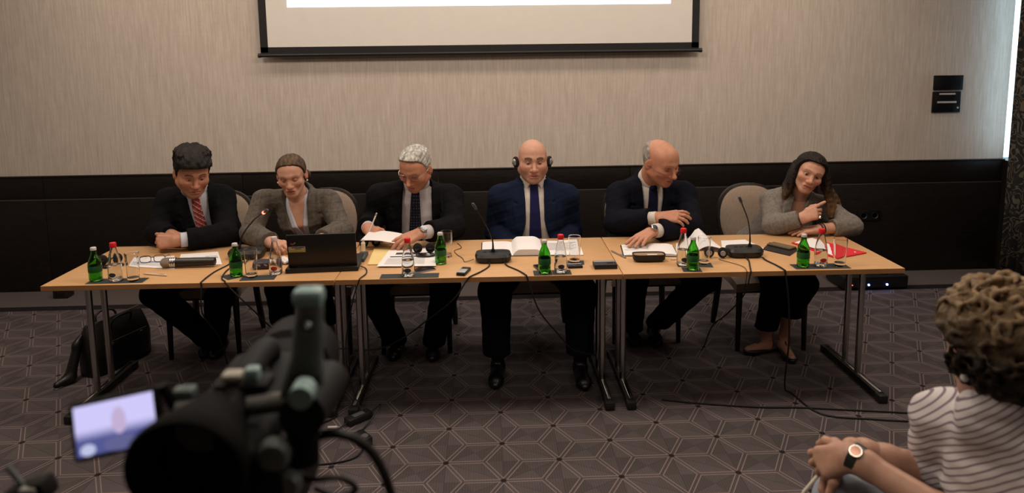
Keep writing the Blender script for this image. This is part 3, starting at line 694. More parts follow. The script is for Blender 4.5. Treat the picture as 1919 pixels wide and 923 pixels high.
def shirt(B, col, neckdir, cuffs=(), collar=True, r=0.061, gap=(0.012, 0.55), h=0.006, off=-0.001, vneck=None):
    q = B.s; M = MESH(); T = B.torso(); g = GR(T.lo - 0.02, T.hi + 0.02, h); g.put(T, off); x, y, z = g.xyz(); u, v, w = T.loc(x, y, z)
    g.D = np.maximum(g.D, 0.1 * B.L - w) + 0.0012 * wob(x, y, z, 45)
    if vneck is not None:
        t = w / B.L; c = np.maximum(np.abs(u) - vneck[1] * np.clip((t - vneck[0]) / (1 - vneck[0]), 0, 1), np.maximum((vneck[0] - t) * B.L, -v)); g.D = np.maximum(g.D, -c)
    M.add(*g.mesh(), col)
    if collar:
        nd = U(neckdir); f = B.R[1] - nd * (B.R[1] @ nd); f = U(f); l = U(np.cross(nd, f)); c = B.n
        g = GR(c - 0.11 * q, c + 0.11 * q, 0.0023); x, y, z = g.xyz(); p = [x - c[0], y - c[1], z - c[2]]
        H = sum(p[i] * nd[i] for i in range(3)); lat = sum(p[i] * l[i] for i in range(3)); fr = sum(p[i] * f[i] for i in range(3))
        rho = np.sqrt(lat ** 2 + fr ** 2); cosf = fr / (rho + 1e-6)
        top = 0.044 * q - 0.032 * q * np.clip(cosf, 0, 1); bot = -0.012 * q - 0.045 * q * np.clip(cosf - 0.35, 0, 1)
        rr = r * q + 0.24 * np.clip(top - H, 0, 1)
        d = np.maximum(np.maximum(np.abs(rho - rr) - 0.0048, H - top), bot - H)
        op = np.where(cosf > 0.2, np.minimum(gap[0] * q + gap[1] * np.clip(top - H, 0, 1), 0.034 * q) - np.abs(lat), -1.0)
        g.D = np.maximum(d, op).astype(F32); M.add(*g.mesh(), col)
    for el, wr, r0 in cuffs:
        el = np.array(el, float); wr = np.array(wr, float); d = U(wr - el); g = solid([RC(wr - d * 0.075, wr + d * 0.02, r0 * 1.06, r0)], 0.0045)
        plane_cut(g, wr - d * 0.012, d, 0.1); x, y, z = g.xyz(); g.D = np.maximum(g.D, -((x - wr[0]) * d[0] + (y - wr[1]) * d[1] + (z - wr[2]) * d[2]) - 0.075)
        M.add(*g.mesh(), col)
    return M
def tie(B, col_fn, t0=0.18, t1=0.94, wid=(0.036, 0.020), knot=True, u0=0.0, lift=0.009):
    q = B.s; T = B.torso(); g = GR(T.lo - 0.02, T.hi + 0.02, 0.004); g.put(T, lift); x, y, z = g.xyz(); u, v, w = T.loc(x, y, z); t = w / B.L
    tw = np.interp(t, [t0, t1], [wid[0] * q, wid[1] * q]).astype(F32)
    g.D = np.maximum(np.maximum(g.D, np.abs(u - u0) - tw), np.maximum(np.maximum((t0 - t) * B.L, (t - t1) * B.L), 0.03 - v))
    if knot:
        yk = float(np.interp(t1 + 0.03, B.T, [a + b for a, b in zip(B.ry, B.cy)]))
        g.put(EL(B.W(u0, yk + lift - 0.002, (t1 + 0.025) * B.L), (0.023 * q, 0.017, 0.022 * q), B.R, 0.008))
    p, f = g.mesh(); loc = (p - B.p) @ B.R.T
    M = MESH(); M.add(p, f, col_fn(loc)); return M
def trousers(B, legs, col, r=(0.090, 0.072, 0.062), hem=0.0, h=0.009, cutz=0.09):
    prims = [EL(B.p + [0, 0, -0.02], (0.175 * B.s, 0.14 * B.s, 0.11 * B.s), None, 0.04)]
    for hip, kn, an in legs: prims += B.leg(hip, kn, an, r)
    g = solid(prims, h); x, y, z = g.xyz(); g.D = g.D + 0.005 * wob(x, y, z, 26); g.D = np.maximum(g.D, cutz - z)
    M = MESH(); M.add(*g.mesh(), col); return M

def hair_cap(H, thick, ymax, zmin=-0.078, amp=0.004, freq=120, h=0.0035, fringe=None, extra=(), sidez=None, top=None):
    """hair as a clumped shell over the skull; ymax(z): how far forward it reaches"""
    c = H.P(0, -0.01, 0.03); g = GR(c - 0.17 * H.s, c + 0.17 * H.s, h)
    if extra:
        lo = np.min([p.lo for p in extra], 0) - 0.02; hi = np.max([p.hi for p in extra], 0) + 0.02; g = GR(np.minimum(lo, g.lo), np.maximum(hi, g.lo + (g.n - 2) * h), h)
    x, y, z = g.xyz(); s = H.s; R = H.R; p = [(x - H.c[0]) / s, (y - H.c[1]) / s, (z - H.c[2]) / s]
    lx, ly, lz = [p[0] * R[i, 0] + p[1] * R[i, 1] + p[2] * R[i, 2] for i in range(3)]
    def el(cx, cy, cz, a, b, c): 
        q0, q1, q2 = (lx - cx) / a, (ly - cy) / b, (lz - cz) / c; k0 = np.sqrt(q0 ** 2 + q1 ** 2 + q2 ** 2); k1 = np.sqrt((q0 / a) ** 2 + (q1 / b) ** 2 + (q2 / c) ** 2) + 1e-6; return k0 * (k0 - 1) / k1
    a = el(0, -0.018, 0.028, 0.076, 0.096, 0.080); b = el(0, 0.034, 0.034, 0.062, 0.052, 0.056); hh = np.clip(0.5 + 0.5 * (a - b) / 0.03, 0, 1); d = a * (1 - hh) + b * hh - 0.03 * hh * (1 - hh)
    b = el(0, -0.02, -0.04, 0.062, 0.062, 0.05); hh = np.clip(0.5 + 0.5 * (d - b) / 0.03, 0, 1); d = d * (1 - hh) + b * hh - 0.03 * hh * (1 - hh)
    th = thick(lx, ly, lz) if callable(thick) else thick
    n = wob(lx * 1.6, ly * 0.5, lz, freq) + 0.6 * wob(lx, ly, lz * 0.4, freq * 1.9, 1.0)
    zz, yy = zip(*ymax); ym = np.interp(lz, zz, yy).astype(F32) + 0.9 * amp * n
    if sidez: ym = np.where(np.abs(lx) > 0.05, np.minimum(ym, np.interp(lz, *zip(*sidez)).astype(F32)), ym)
    dd = d - th + amp * n
    cut = np.maximum(np.maximum(ly - ym, zmin - lz), lz - top if top is not None else -1.0)
    k = 0.010; hh = np.clip(0.5 - 0.5 * (dd - cut) / k, 0, 1); dd = dd * (1 - hh) + cut * hh + k * hh * (1 - hh)
    g.D = (dd * s).astype(F32)
    for e in extra: g.put(e)
    return g
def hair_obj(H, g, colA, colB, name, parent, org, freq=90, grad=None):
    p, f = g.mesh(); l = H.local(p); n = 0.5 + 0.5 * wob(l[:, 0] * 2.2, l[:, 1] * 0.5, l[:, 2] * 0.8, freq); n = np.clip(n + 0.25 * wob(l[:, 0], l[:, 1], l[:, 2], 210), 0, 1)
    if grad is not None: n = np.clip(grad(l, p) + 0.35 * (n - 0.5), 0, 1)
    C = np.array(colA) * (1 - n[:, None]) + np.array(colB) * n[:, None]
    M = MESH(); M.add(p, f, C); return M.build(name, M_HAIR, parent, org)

def glasses(H, parent, org, mt, y0=0.094, z0=-0.004, rx=0.026, rz=0.018, r=0.0013, drop=0.0, name='glasses', templecol=None, half=False):
    mb = MB()
    for e in (-1, 1):
        pts = []
        for k in range(25):
            a = 2 * PI * k / 24; ca, sa = math.cos(a), math.sin(a)
            pts.append(H.P(e * 0.033 + rx * math.copysign(abs(ca) ** 0.75, ca), y0 - 0.010 * abs(e * 0.033 + rx * ca) / 0.06, z0 + rz * math.copysign(abs(sa) ** 0.75, sa)))
        mb.tube([Vector(p) - Vector(org) for p in pts], r * (0.6 if half else 1), 6, False)
        T = [H.P(e * 0.060, y0 - 0.012, z0 + 0.006), H.P(e * 0.076, 0.055, z0 + 0.008), H.P(e * 0.084, -0.005, z0 + 0.010 - drop * 0), H.P(e * 0.084, -0.03, z0 - 0.012)]
        mb.tube([Vector(p) - Vector(org) for p in T], r * 1.15, 6)
    mb.tube([Vector(H.P(*p)) - Vector(org) for p in ((-0.009, y0, z0 + 0.004), (0, y0 + 0.003, z0 + 0.006), (0.009, y0, z0 + 0.004))], r, 6)
    o = mb.build(name, mt, parent); o['label'] = 'thin framed glasses'
    gl = mat('lens_glass', (0.95, 0.97, 0.97), 0.02, var=0, trans=1.0, ior=1.02, spec=0.5)
    for e in (-1, 1):
        lp = [Vector(H.P(e * 0.033 + rx * 0.95 * math.copysign(abs(math.cos(2 * PI * k / 24)) ** 0.75, math.cos(2 * PI * k / 24)), y0 - 0.010 * abs(e * 0.033 + rx * math.cos(2 * PI * k / 24)) / 0.06, z0 + rz * 0.95 * math.copysign(abs(math.sin(2 * PI * k / 24)) ** 0.75, math.sin(2 * PI * k / 24)))) - Vector(org) for k in range(24)]
        MB().add(lp, [tuple(range(24))]).build('lens', gl, o, smooth=False)
    return o
def wristwatch(parent, org, wr, axis, r, mt, face=None, up=(0, 0, 1), wid=0.011, dial=0.019):
    d = Vector(axis).normalized(); u = Vector(up); u = (u - d * u.dot(d)).normalized(); l = d.cross(u); c = Vector(wr) - Vector(org)
    mb = MB(); n = 20; vs = []; fs = []
    for k in range(n):
        a = 2 * PI * k / n; dr = u * math.cos(a) + l * math.sin(a)
        for s, rr in ((-wid, r), (-wid, r + 0.004), (wid, r + 0.004), (wid, r)): vs.append(c + dr * rr + d * s)
    for k in range(n):
        for j in range(4): fs.append((k * 4 + j, k * 4 + (j + 1) % 4, ((k + 1) % n) * 4 + (j + 1) % 4, ((k + 1) % n) * 4 + j))
    mb.add(vs, fs); o = mb.build('wristwatch', mt, parent)
    if face:
        Rm = Matrix((l, d, u)).transposed()
        MB().lathe([(0, 0), (dial, 0), (dial * 1.02, 0.007), (dial * 0.88, 0.0095), (0, 0.0095)], c + u * (r + 0.001), 24, Rm).build('watch_case', M_CHROME, o)
        MB().lathe([(0, 0), (dial * 0.82, 0), (0, 0.0005)], c + u * (r + 0.0108), 24, Rm).build('watch_dial', face, o)
    return o

class PERSON:
    def __init__(s, label, B, H, skin, **tk):
        s.org = (B.p[0], B.p[1], 0.0); s.e = empty('person', s.org); tag(s.e, label, 'person', 'people seated at the tables')
        s.B = B; s.H = H; s.skin = skin; s.M = MESH(); s.tk = tk
    def head(s, nr=0.056, lid=0.35, gaze=(0, 0), h=0.003, chest=False):
        H, B = s.H, s.B; L = H.prims(B.n, nr)
        if chest: L += [RC(B.n, B.n - B.R[2] * 0.04, nr, 0.07, 0.03)]
        lo, hi = bounds(L); g = GR(lo, hi, h)
        for p in L: g.put(p)
        p, q = g.mesh(); s.M.add(p, q, H.tints(p, s.skin, **s.tk)); H.eyes(s.M, s.skin, lid, gaze)
        # the trunk under the clothes
        T = B.torso(); g = GR(T.lo - 0.02, T.hi + 0.02, 0.009); g.put(T, 0.0 if chest else -0.006); s.M.add(*g.mesh(), s.skin)
    def limb(s, prims, h=0.003, col=None):
        g = solid(prims, h); p, q = g.mesh(); s.M.add(p, q, s.skin if col is None else col)
    def arm_hand(s, el, wr, fwd, dorsal, side, sc=1.0, **k):
        el = np.array(el, float); wr = np.array(wr, float)
        s.limb([RC(el + (wr - el) * 0.3, wr - U(wr - el) * 0.03, 0.040 * sc, 0.029 * sc, 0.01), RC(wr - U(wr - el) * 0.03, wr + U(fwd) * 0.015, 0.029 * sc, 0.024 * sc, 0.02)] + hand_prims(wr, fwd, dorsal, side, sc=sc, **k), 0.0028)
    def done(s): s.body = s.M.build('body', [M_SKIN, M_EYE, M_IRIS], s.e, s.org)
    def wear(s, M, name, mt): return M.build(name, mt, s.e, s.org)
# ------------------------------------------------------------------ the people at the table
BLK = (0.0045, 0.0045, 0.0058); WHT = (0.62, 0.60, 0.60); TROU = (0.004, 0.004, 0.005)
M_WSTEEL = mat('watch_steel', (0.45, 0.43, 0.40), 0.25, 0.9, var=0.1)
M_WSTRAP = mat('watch_strap', (0.01, 0.009, 0.009), 0.5, var=0.1)
M_DIALD = mat('dial_dark', (0.02, 0.02, 0.025), 0.2, var=0.1)
M_DIALW = mat('dial_silver', (0.5, 0.48, 0.45), 0.2, 0.5, var=0.1)

def man1():
    B = BODY((-1.70, 4.40, 0.58), (-1.735, 4.21, 1.022), (-1.600, 4.27, 0.955), (-1.885, 4.20, 0.955), 1.04, belly=0.02)
    H = HEAD((-1.690, 4.085, 1.140), (32, 18, 2), 1.10, jaw=1.16, nose=1.03)
    P = PERSON('man in black suit with striped red tie, dark hair, resting his fist', B, H, (0.42, 0.195, 0.12), brow=(0.03, 0.02, 0.014), browt=1.3, stub=0.35, flush=0.9)
    P.head(0.060, 0.46)
    elL, wrL = (-1.500, 4.03, 0.785), (-1.725, 3.915, 0.785); elR, wrR = (-1.905, 4.07, 0.790), (-1.775, 4.000, 0.788)
    P.arm_hand(elL, wrL, (-0.97, -0.22, -0.02), (0.10, -0.85, 0.50), 1, 1.10, curl=[(1.15, 1.5, 0.9), (1.2, 1.5, 0.9), (1.25, 1.5, 0.9), (1.3, 1.5, 0.9)], thumb=(0.35, -0.1), spread=0.05)
    P.arm_hand(elR, wrR, (1, -0.1, -0.05), (0, 0.3, 1), -1, 1.05, curl=(0.4, 0.4, 0.4, 0.4))
    P.done()
    nd = H.P(0, -0.03, -0.05) - B.n
    P.wear(jacket(B, [('L', elL, wrL), ('R', elR, wrR)], BLK, tb=-0.2, wt=0.052, vprof=[(0, 0.030), (0.5, 0.040), (0.97, 0.056)], u0=0.018, neckdir=nd, ph=0.3), 'jacket', M_CLOTH)
    P.wear(shirt(B, (0.50, 0.52, 0.58), nd, [(elL, wrL, 0.040)]), 'shirt', M_SHIRT)
    def stripes(l):
        k = np.mod((l[:, 2] + l[:, 0] * 0.9) / 0.030, 1.0); C = np.tile(np.array([0.30, 0.025, 0.022]), (len(l), 1)); C[k < 0.20] = (0.58, 0.50, 0.46); C[(k > 0.45) & (k < 0.52)] = (0.40, 0.25, 0.2); return C
    P.wear(tie(B, stripes, u0=0.005, wid=(0.038, 0.022)), 'tie', M_CLOTH)
    legs = [((-1.80, 4.36, 0.555), (-1.85, 3.87, 0.50), (-1.70, 4.20, 0.08)), ((-1.60, 4.36, 0.555), (-1.50, 3.86, 0.47), (-1.66, 4.16, 0.08))]
    P.wear(trousers(B, legs, TROU, cutz=0.07), 'trousers', M_CLOTH)
    M = MESH(); shoe(M, (-1.71, 4.25, 0.09), (-1.725, 4.10, 0), (0.006, 0.006, 0.006)); P.wear(M, 'shoe', M_SHOE); M = MESH(); shoe(M, (-1.655, 4.24, 0.09), (-1.655, 4.08, 0), (0.006, 0.006, 0.006)); P.wear(M, 'shoe', M_SHOE)
    rnd = random.Random(5); ex = []
    for k in range(90):                                   # tousled locks swept from the crown over forehead and sides
        a = rnd.uniform(-2.6, 2.6); n0 = np.array([math.sin(a), math.cos(a), 0.0]); st = np.array([0.020 * math.sin(a * 1.7), -0.045, 0.117]); end = np.array([0.074 * n0[0], -0.015 + 0.098 * n0[1], 0.058 + 0.018 * rnd.random() - 0.012 * abs(n0[0])])
        pts = []
        for i in range(6):
            t = i / 5; p = st * (1 - t) + end * t; p = p + np.array([n0[0], n0[1], 1.0]) * 0.030 * math.sin(PI * min(1, t * 0.95)) + np.array([0.010 * math.sin(4 * t + k), 0.006 * math.cos(5 * t + k), 0.0]); pts.append(H.P(*p))
        for i in range(5): ex.append(RC(pts[i], pts[i + 1], 0.0085 - 0.0010 * i, 0.0085 - 0.0010 * (i + 1), 0.004))
    g = hair_cap(H, lambda x, y, z: 0.010 + 0.014 * np.clip((z - 0.03) / 0.05, 0, 1) + 0.006 * np.clip(y / 0.06, 0, 1) * (z > 0.05), [(-0.08, -0.05), (-0.045, -0.035), (-0.03, -0.022), (-0.012, 0.012), (0.02, 0.022), (0.04, 0.040), (0.055, 0.062), (0.066, 0.105), (0.09, 0.2)], amp=0.0045, freq=75, extra=ex)
    hair_obj(H, g, (0.0028, 0.0022, 0.0018), (0.016, 0.011, 0.0075), 'hair', P.e, P.org)
man1()

def woman1():
    B = BODY((-1.06, 4.40, 0.57), (-1.132, 4.20, 0.985), (-0.955, 4.225, 0.925), (-1.335, 4.215, 0.935), 1.04, True)
    H = HEAD((-1.132, 4.10, 1.114), (6, 14, -3), 1.00, True, jaw=0.88, nose=0.98)
    P = PERSON('woman in grey checked blazer with tied back brown hair sitting behind the open laptop', B, H, (0.52, 0.28, 0.195), lip=(0.33, 0.075, 0.075), brow=(0.14, 0.075, 0.045), browt=0.7, flush=0.6)
    P.head(0.050, 0.78, chest=True)
    elR, wrR = (-1.375, 4.07, 0.780), (-1.195, 3.865, 0.772); elL, wrL = (-0.850, 4.09, 0.780), (-0.93, 3.86, 0.785)
    P.arm_hand(elR, wrR, (0.75, -0.62, -0.03), (-0.25, -0.35, 0.9), -1, 0.96, curl=[(0.5, 0.7, 0.4), (0.6, 0.8, 0.5), (0.8, 0.9, 0.5), (0.9, 0.9, 0.5)], thumb=(0.5, 0.3))
    P.arm_hand(elL, wrL, (-0.4, -0.9, -0.05), (0, 0, 1), 1, 0.96, curl=(0.35, 0.35, 0.35, 0.35))
    for kn, an, toe in (((-1.215, 4.06, 0.28), (-1.235, 4.10, 0.07), (-1.285, 3.97, 0.02)), ((-0.955, 4.04, 0.28), (-0.945, 4.07, 0.07), (-0.93, 3.92, 0.02))):
        g = solid([RC(kn, an, 0.042, 0.028, 0.02), RC(an, (an[0], an[1], 0.05), 0.028, 0.027), RC((an[0], an[1], 0.05), np.array(toe) + [0, 0, 0.01], 0.028, 0.018, 0.03)], 0.005); P.M.add(*g.mesh(), (0.42, 0.20, 0.14))
    P.done()
    nd = H.P(0, -0.03, -0.05) - B.n; G = (0.098, 0.084, 0.068)
    def checks(M):
        for i, p in enumerate(M.p):
            l = (p - B.p); k = (np.mod(l[:, 0] / 0.045, 1) < 0.12) | (np.mod(l[:, 2] / 0.045, 1) < 0.12); C = np.tile(np.array(G), (len(p), 1)); C[k] *= 0.78; M.c[i] = C
        return M
    P.wear(checks(jacket(B, [('R', elR, wrR), ('L', elL, wrL)], G, tb=0.12, wt=0.068, lw=0.085, neckdir=nd, r=(0.051, 0.044, 0.040, 0.034), back=0.025, ph=1.3)), 'blazer', M_KNIT)
    P.wear(shirt(B, (0.50, 0.52, 0.60), nd, collar=False, vneck=(0.52, 0.050), off=0.004), 'blouse', M_SHIRT)
    legs = [((-1.15, 4.36, 0.545), (-1.17, 3.88, 0.50), (-1.215, 4.06, 0.26)), ((-0.97, 4.36, 0.545), (-0.98, 3.88, 0.50), (-0.955, 4.04, 0.26))]
    P.wear(trousers(B, legs, TROU, (0.085, 0.075, 0.07), cutz=0.24), 'trousers', M_CLOTH)
    M = MESH(); shoe(M, (-1.235, 4.10, 0.07), (-1.30, 3.945, 0), (0.01, 0.008, 0.008), low=True); P.wear(M, 'shoe', M_SHOE); M = MESH(); shoe(M, (-0.945, 4.07, 0.07), (-0.927, 3.895, 0), (0.01, 0.008, 0.008), low=True); P.wear(M, 'shoe', M_SHOE)
    ex = [EL(H.P(0.058, -0.095, -0.042), (0.035, 0.030, 0.028), H.R, 0.015), RC(H.P(0.055, -0.10, -0.04), H.P(0.085, -0.10, -0.062), 0.016, 0.006, 0.01), RC(H.P(0.03, -0.11, -0.02), H.P(0.07, -0.12, -0.075), 0.014, 0.006, 0.01)]
    g = hair_cap(H, lambda x, y, z: 0.009 - 0.004 * np.exp(-(x / 0.006) ** 2) * (z > 0.06), [(-0.08, -0.05), (-0.05, -0.04), (-0.02, -0.012), (0.01, 0.012), (0.04, 0.034), (0.066, 0.050), (0.086, 0.068), (0.10, 0.12)], amp=0.0016, freq=140, extra=ex)
    hair_obj(H, g, (0.032, 0.018, 0.010), (0.115, 0.070, 0.040), 'hair', P.e, P.org)
    for e in (-1, 1): MB().sphere(Vector(H.P(e * 0.083, -0.006, -0.046)) - Vector(P.org), 0.0055, 10, 8).build('pearl_earring', mat('pearl', (0.8, 0.74, 0.66), 0.2, var=0.02), P.e)
woman1()

def man2():
    B = BODY((-0.44, 4.42, 0.58), (-0.428, 4.25, 1.022), (-0.222, 4.27, 0.925), (-0.650, 4.26, 0.945), 1.10, belly=0.02)
    H = HEAD((-0.416, 4.115, 1.136), (-24, 28, 3), 1.06, jaw=1.14, nose=1.04)
    P = PERSON('grey haired man with glasses in black suit reading a sheet, dark dotted tie', B, H, (0.47, 0.215, 0.130), brow=(0.16, 0.11, 0.08), browt=1.0, stub=0.2, flush=0.8)
    P.head(0.060, 0.75)
    elR, wrR = (-0.710, 4.27, 0.775), (-0.700, 4.045, 0.800); elL, wrL = (-0.200, 4.07, 0.785), (-0.372, 3.885, 0.806)
    P.arm_hand(elR, wrR, (0.55, -0.80, -0.15), (-0.35, -0.45, 0.85), -1, 1.02, curl=[(0.7, 0.8, 0.4), (0.8, 0.9, 0.5), (1.0, 1.0, 0.5), (1.1, 1.0, 0.5)], thumb=(0.45, 0.3))
    P.arm_hand(elL, wrL, (-0.84, -0.48, -0.26), (-0.10, -0.55, 0.83), 1, 1.12, curl=[(0.15, 0.30, 0.2), (0.25, 0.35, 0.25), (0.35, 0.4, 0.3), (0.45, 0.4, 0.3)], thumb=(0.42, 0.2), spread=0.10)
    P.done()
    nd = H.P(0, -0.03, -0.05) - B.n
    P.wear(jacket(B, [('R', elR, wrR), ('L', elL, wrL)], BLK, tb=-0.3, wt=0.085, vprof=[(0, 0.090), (0.97, 0.078)], lw=0.07, u0=0.010, neckdir=nd, back=0.055, ph=2.0), 'jacket', M_CLOTH)
    P.wear(shirt(B, (0.50, 0.465, 0.49), nd, [(elR, wrR, 0.034), (elL, wrL, 0.038)]), 'shirt', M_SHIRT)
    def dots(l):
        C = np.tile(np.array([0.012, 0.012, 0.02]), (len(l), 1)); a = np.mod(l[:, 0] / 0.016, 1) - 0.5; b = np.mod(l[:, 2] / 0.016, 1) - 0.5; C[(a * a + b * b) < 0.03] = (0.10, 0.10, 0.14); return C
    P.wear(tie(B, dots, u0=0.0, wid=(0.042, 0.023)), 'tie', M_CLOTH)
    legs = [((-0.54, 4.38, 0.555), (-0.655, 3.84, 0.50), (-0.565, 4.13, 0.08)), ((-0.34, 4.38, 0.555), (-0.24, 3.84, 0.50), (-0.335, 4.09, 0.08))]
    P.wear(trousers(B, legs, TROU, cutz=0.07), 'trousers', M_CLOTH)
    M = MESH(); shoe(M, (-0.56, 4.17, 0.09), (-0.575, 3.99, 0), (0.006, 0.006, 0.006)); P.wear(M, 'shoe', M_SHOE); M = MESH(); shoe(M, (-0.335, 4.14, 0.09), (-0.34, 3.96, 0), (0.006, 0.006, 0.006)); P.wear(M, 'shoe', M_SHOE)
    g = hair_cap(H, lambda x, y, z: 0.007 + 0.007 * np.clip((z - 0.05) / 0.04, 0, 1), [(-0.08, -0.05), (-0.045, -0.035), (-0.025, -0.02), (0.0, 0.008), (0.03, 0.018), (0.06, 0.028), (0.085, 0.046), (0.105, 0.09), (0.13, 0.12)], amp=0.0040, freq=120)
    hair_obj(H, g, (0.22, 0.21, 0.19), (0.55, 0.54, 0.50), 'hair', P.e, P.org)
    glasses(H, P.e, P.org, mat('gold_wire', (0.55, 0.48, 0.38), 0.25, 0.9, var=0.05), r=0.0015)
    d = np.array(wrL) - np.array(elL); wristwatch(P.e, P.org, np.array(wrL) + U(d) * 0.002, d, 0.031, M_WSTEEL, M_DIALW, up=(-0.1, -0.75, 0.65), wid=0.010, dial=0.020)
man2()

def man3():
    B = BODY((0.29, 4.36, 0.57), (0.285, 4.285, 1.022), (0.490, 4.29, 0.912), (0.084, 4.29, 0.918), 1.12, belly=0.015)
    H = HEAD((0.281, 4.245, 1.152), (1, 3, 0), 1.12, jaw=1.20, nose=1.04)
    P = PERSON('bald man in dark blue suit with blue tie wearing headphones, sitting upright at the middle', B, H, (0.50, 0.265, 0.180), brow=(0.045, 0.03, 0.022), browt=1.9, stub=0.45, flush=0.5)
    P.head(0.062, 0.42)
    elR, wrR = (0.048, 4.345, 0.690), (0.15, 4.09, 0.625); elL, wrL = (0.528, 4.345, 0.685), (0.42, 4.09, 0.625)
    P.arm_hand(elR, wrR, (0.5, -0.8, -0.1), (0, 0, 1), -1, 1.05); P.arm_hand(elL, wrL, (-0.5, -0.8, -0.1), (0, 0, 1), 1, 1.05); P.done()
    nd = H.P(0, -0.03, -0.05) - B.n; NV = (0.0065, 0.0115, 0.030)
    P.wear(jacket(B, [('R', elR, wrR), ('L', elL, wrL)], NV, tb=-0.2, wt=0.05, vprof=[(0.05, 0.115), (0.20, 0.095), (0.30, 0.080), (0.38, 0.068), (0.46, 0.058), (0.56, 0.050), (0.8, 0.050), (0.97, 0.054)], lw=0.07, neckdir=nd, ph=0.9, wr_amp=0.004), 'jacket', M_CLOTH)
    P.wear(shirt(B, (0.60, 0.545, 0.50), nd), 'shirt', M_SHIRT)
    P.wear(tie(B, lambda l: np.array([0.014, 0.014, 0.060]), t0=0.10, wid=(0.038, 0.022)), 'tie', M_CLOTH)
    legs = [((0.19, 4.30, 0.55), (0.035, 3.76, 0.50), (0.040, 3.79, 0.10)), ((0.39, 4.30, 0.55), (0.500, 3.75, 0.50), (0.505, 3.77, 0.10))]
    P.wear(trousers(B, legs, (0.005, 0.006, 0.010), (0.095, 0.078, 0.068), cutz=0.13), 'trousers', M_CLOTH)
    for a, t in (((0.045, 3.80, 0.09), (0.025, 3.595, 0)), ((0.505, 3.76, 0.09), (0.505, 3.545, 0))):
        M = MESH(); shoe(M, a, t, (0.005, 0.005, 0.006)); g = solid([RC((a[0], a[1], 0.16), (a[0], a[1], 0.07), 0.040, 0.036)], 0.006); M.add(*g.mesh(), (0.004, 0.004, 0.005)); P.wear(M, 'shoe', M_SHOE)
    # headphones: pads on both ears, thin band hanging under the jaw
    hp = empty('headphones', tuple(H.P(0, 0, 0))); tag(hp, 'black headphones with silver discs worn by the bald man in the blue suit', 'headphones')
    md = mat('black_foam', (0.008, 0.008, 0.008), 0.9, var=0.2); ms = mat('silver_disc', (0.42, 0.40, 0.38), 0.3, 0.7, var=0.1); O = Vector(H.c)
    for e in (-1, 1):
        zx = (Vector(H.R[0]) * e * 0.84 + Vector(H.R[1]) * 0.54).normalized(); xx = Vector(H.R[2]).cross(zx).normalized(); Rm = Matrix((xx, zx.cross(xx), zx)).transposed()
        c = Vector(H.P(e * 0.084, -0.016, -0.012)) - O
        MB().lathe([(0, 0), (0.024, 0), (0.029, 0.006), (0.029, 0.014), (0.024, 0.019), (0, 0.019)], c, 20, Rm, sy=1.18).build('ear_pad', md, hp)
        MB().lathe([(0, 0.018), (0.017, 0.018), (0.019, 0.023), (0.013, 0.029), (0, 0.031)], c, 20, Rm, sy=1.18).build('ear_disc', ms, hp)
    pts = [Vector(H.P(-0.098, -0.01, -0.02)) - O, Vector(H.P(-0.094, -0.005, -0.07)) - O, Vector(H.P(-0.060, -0.01, -0.115)) - O]
    MB().tube(arc(pts), 0.004, 8).build('band', md, hp)
    pts = [Vector(H.P(0.098, -0.01, -0.02)) - O, Vector(H.P(0.094, -0.005, -0.07)) - O, Vector(H.P(0.060, -0.01, -0.115)) - O]
    MB().tube(arc(pts), 0.004, 8).build('band', md, hp)
man3()

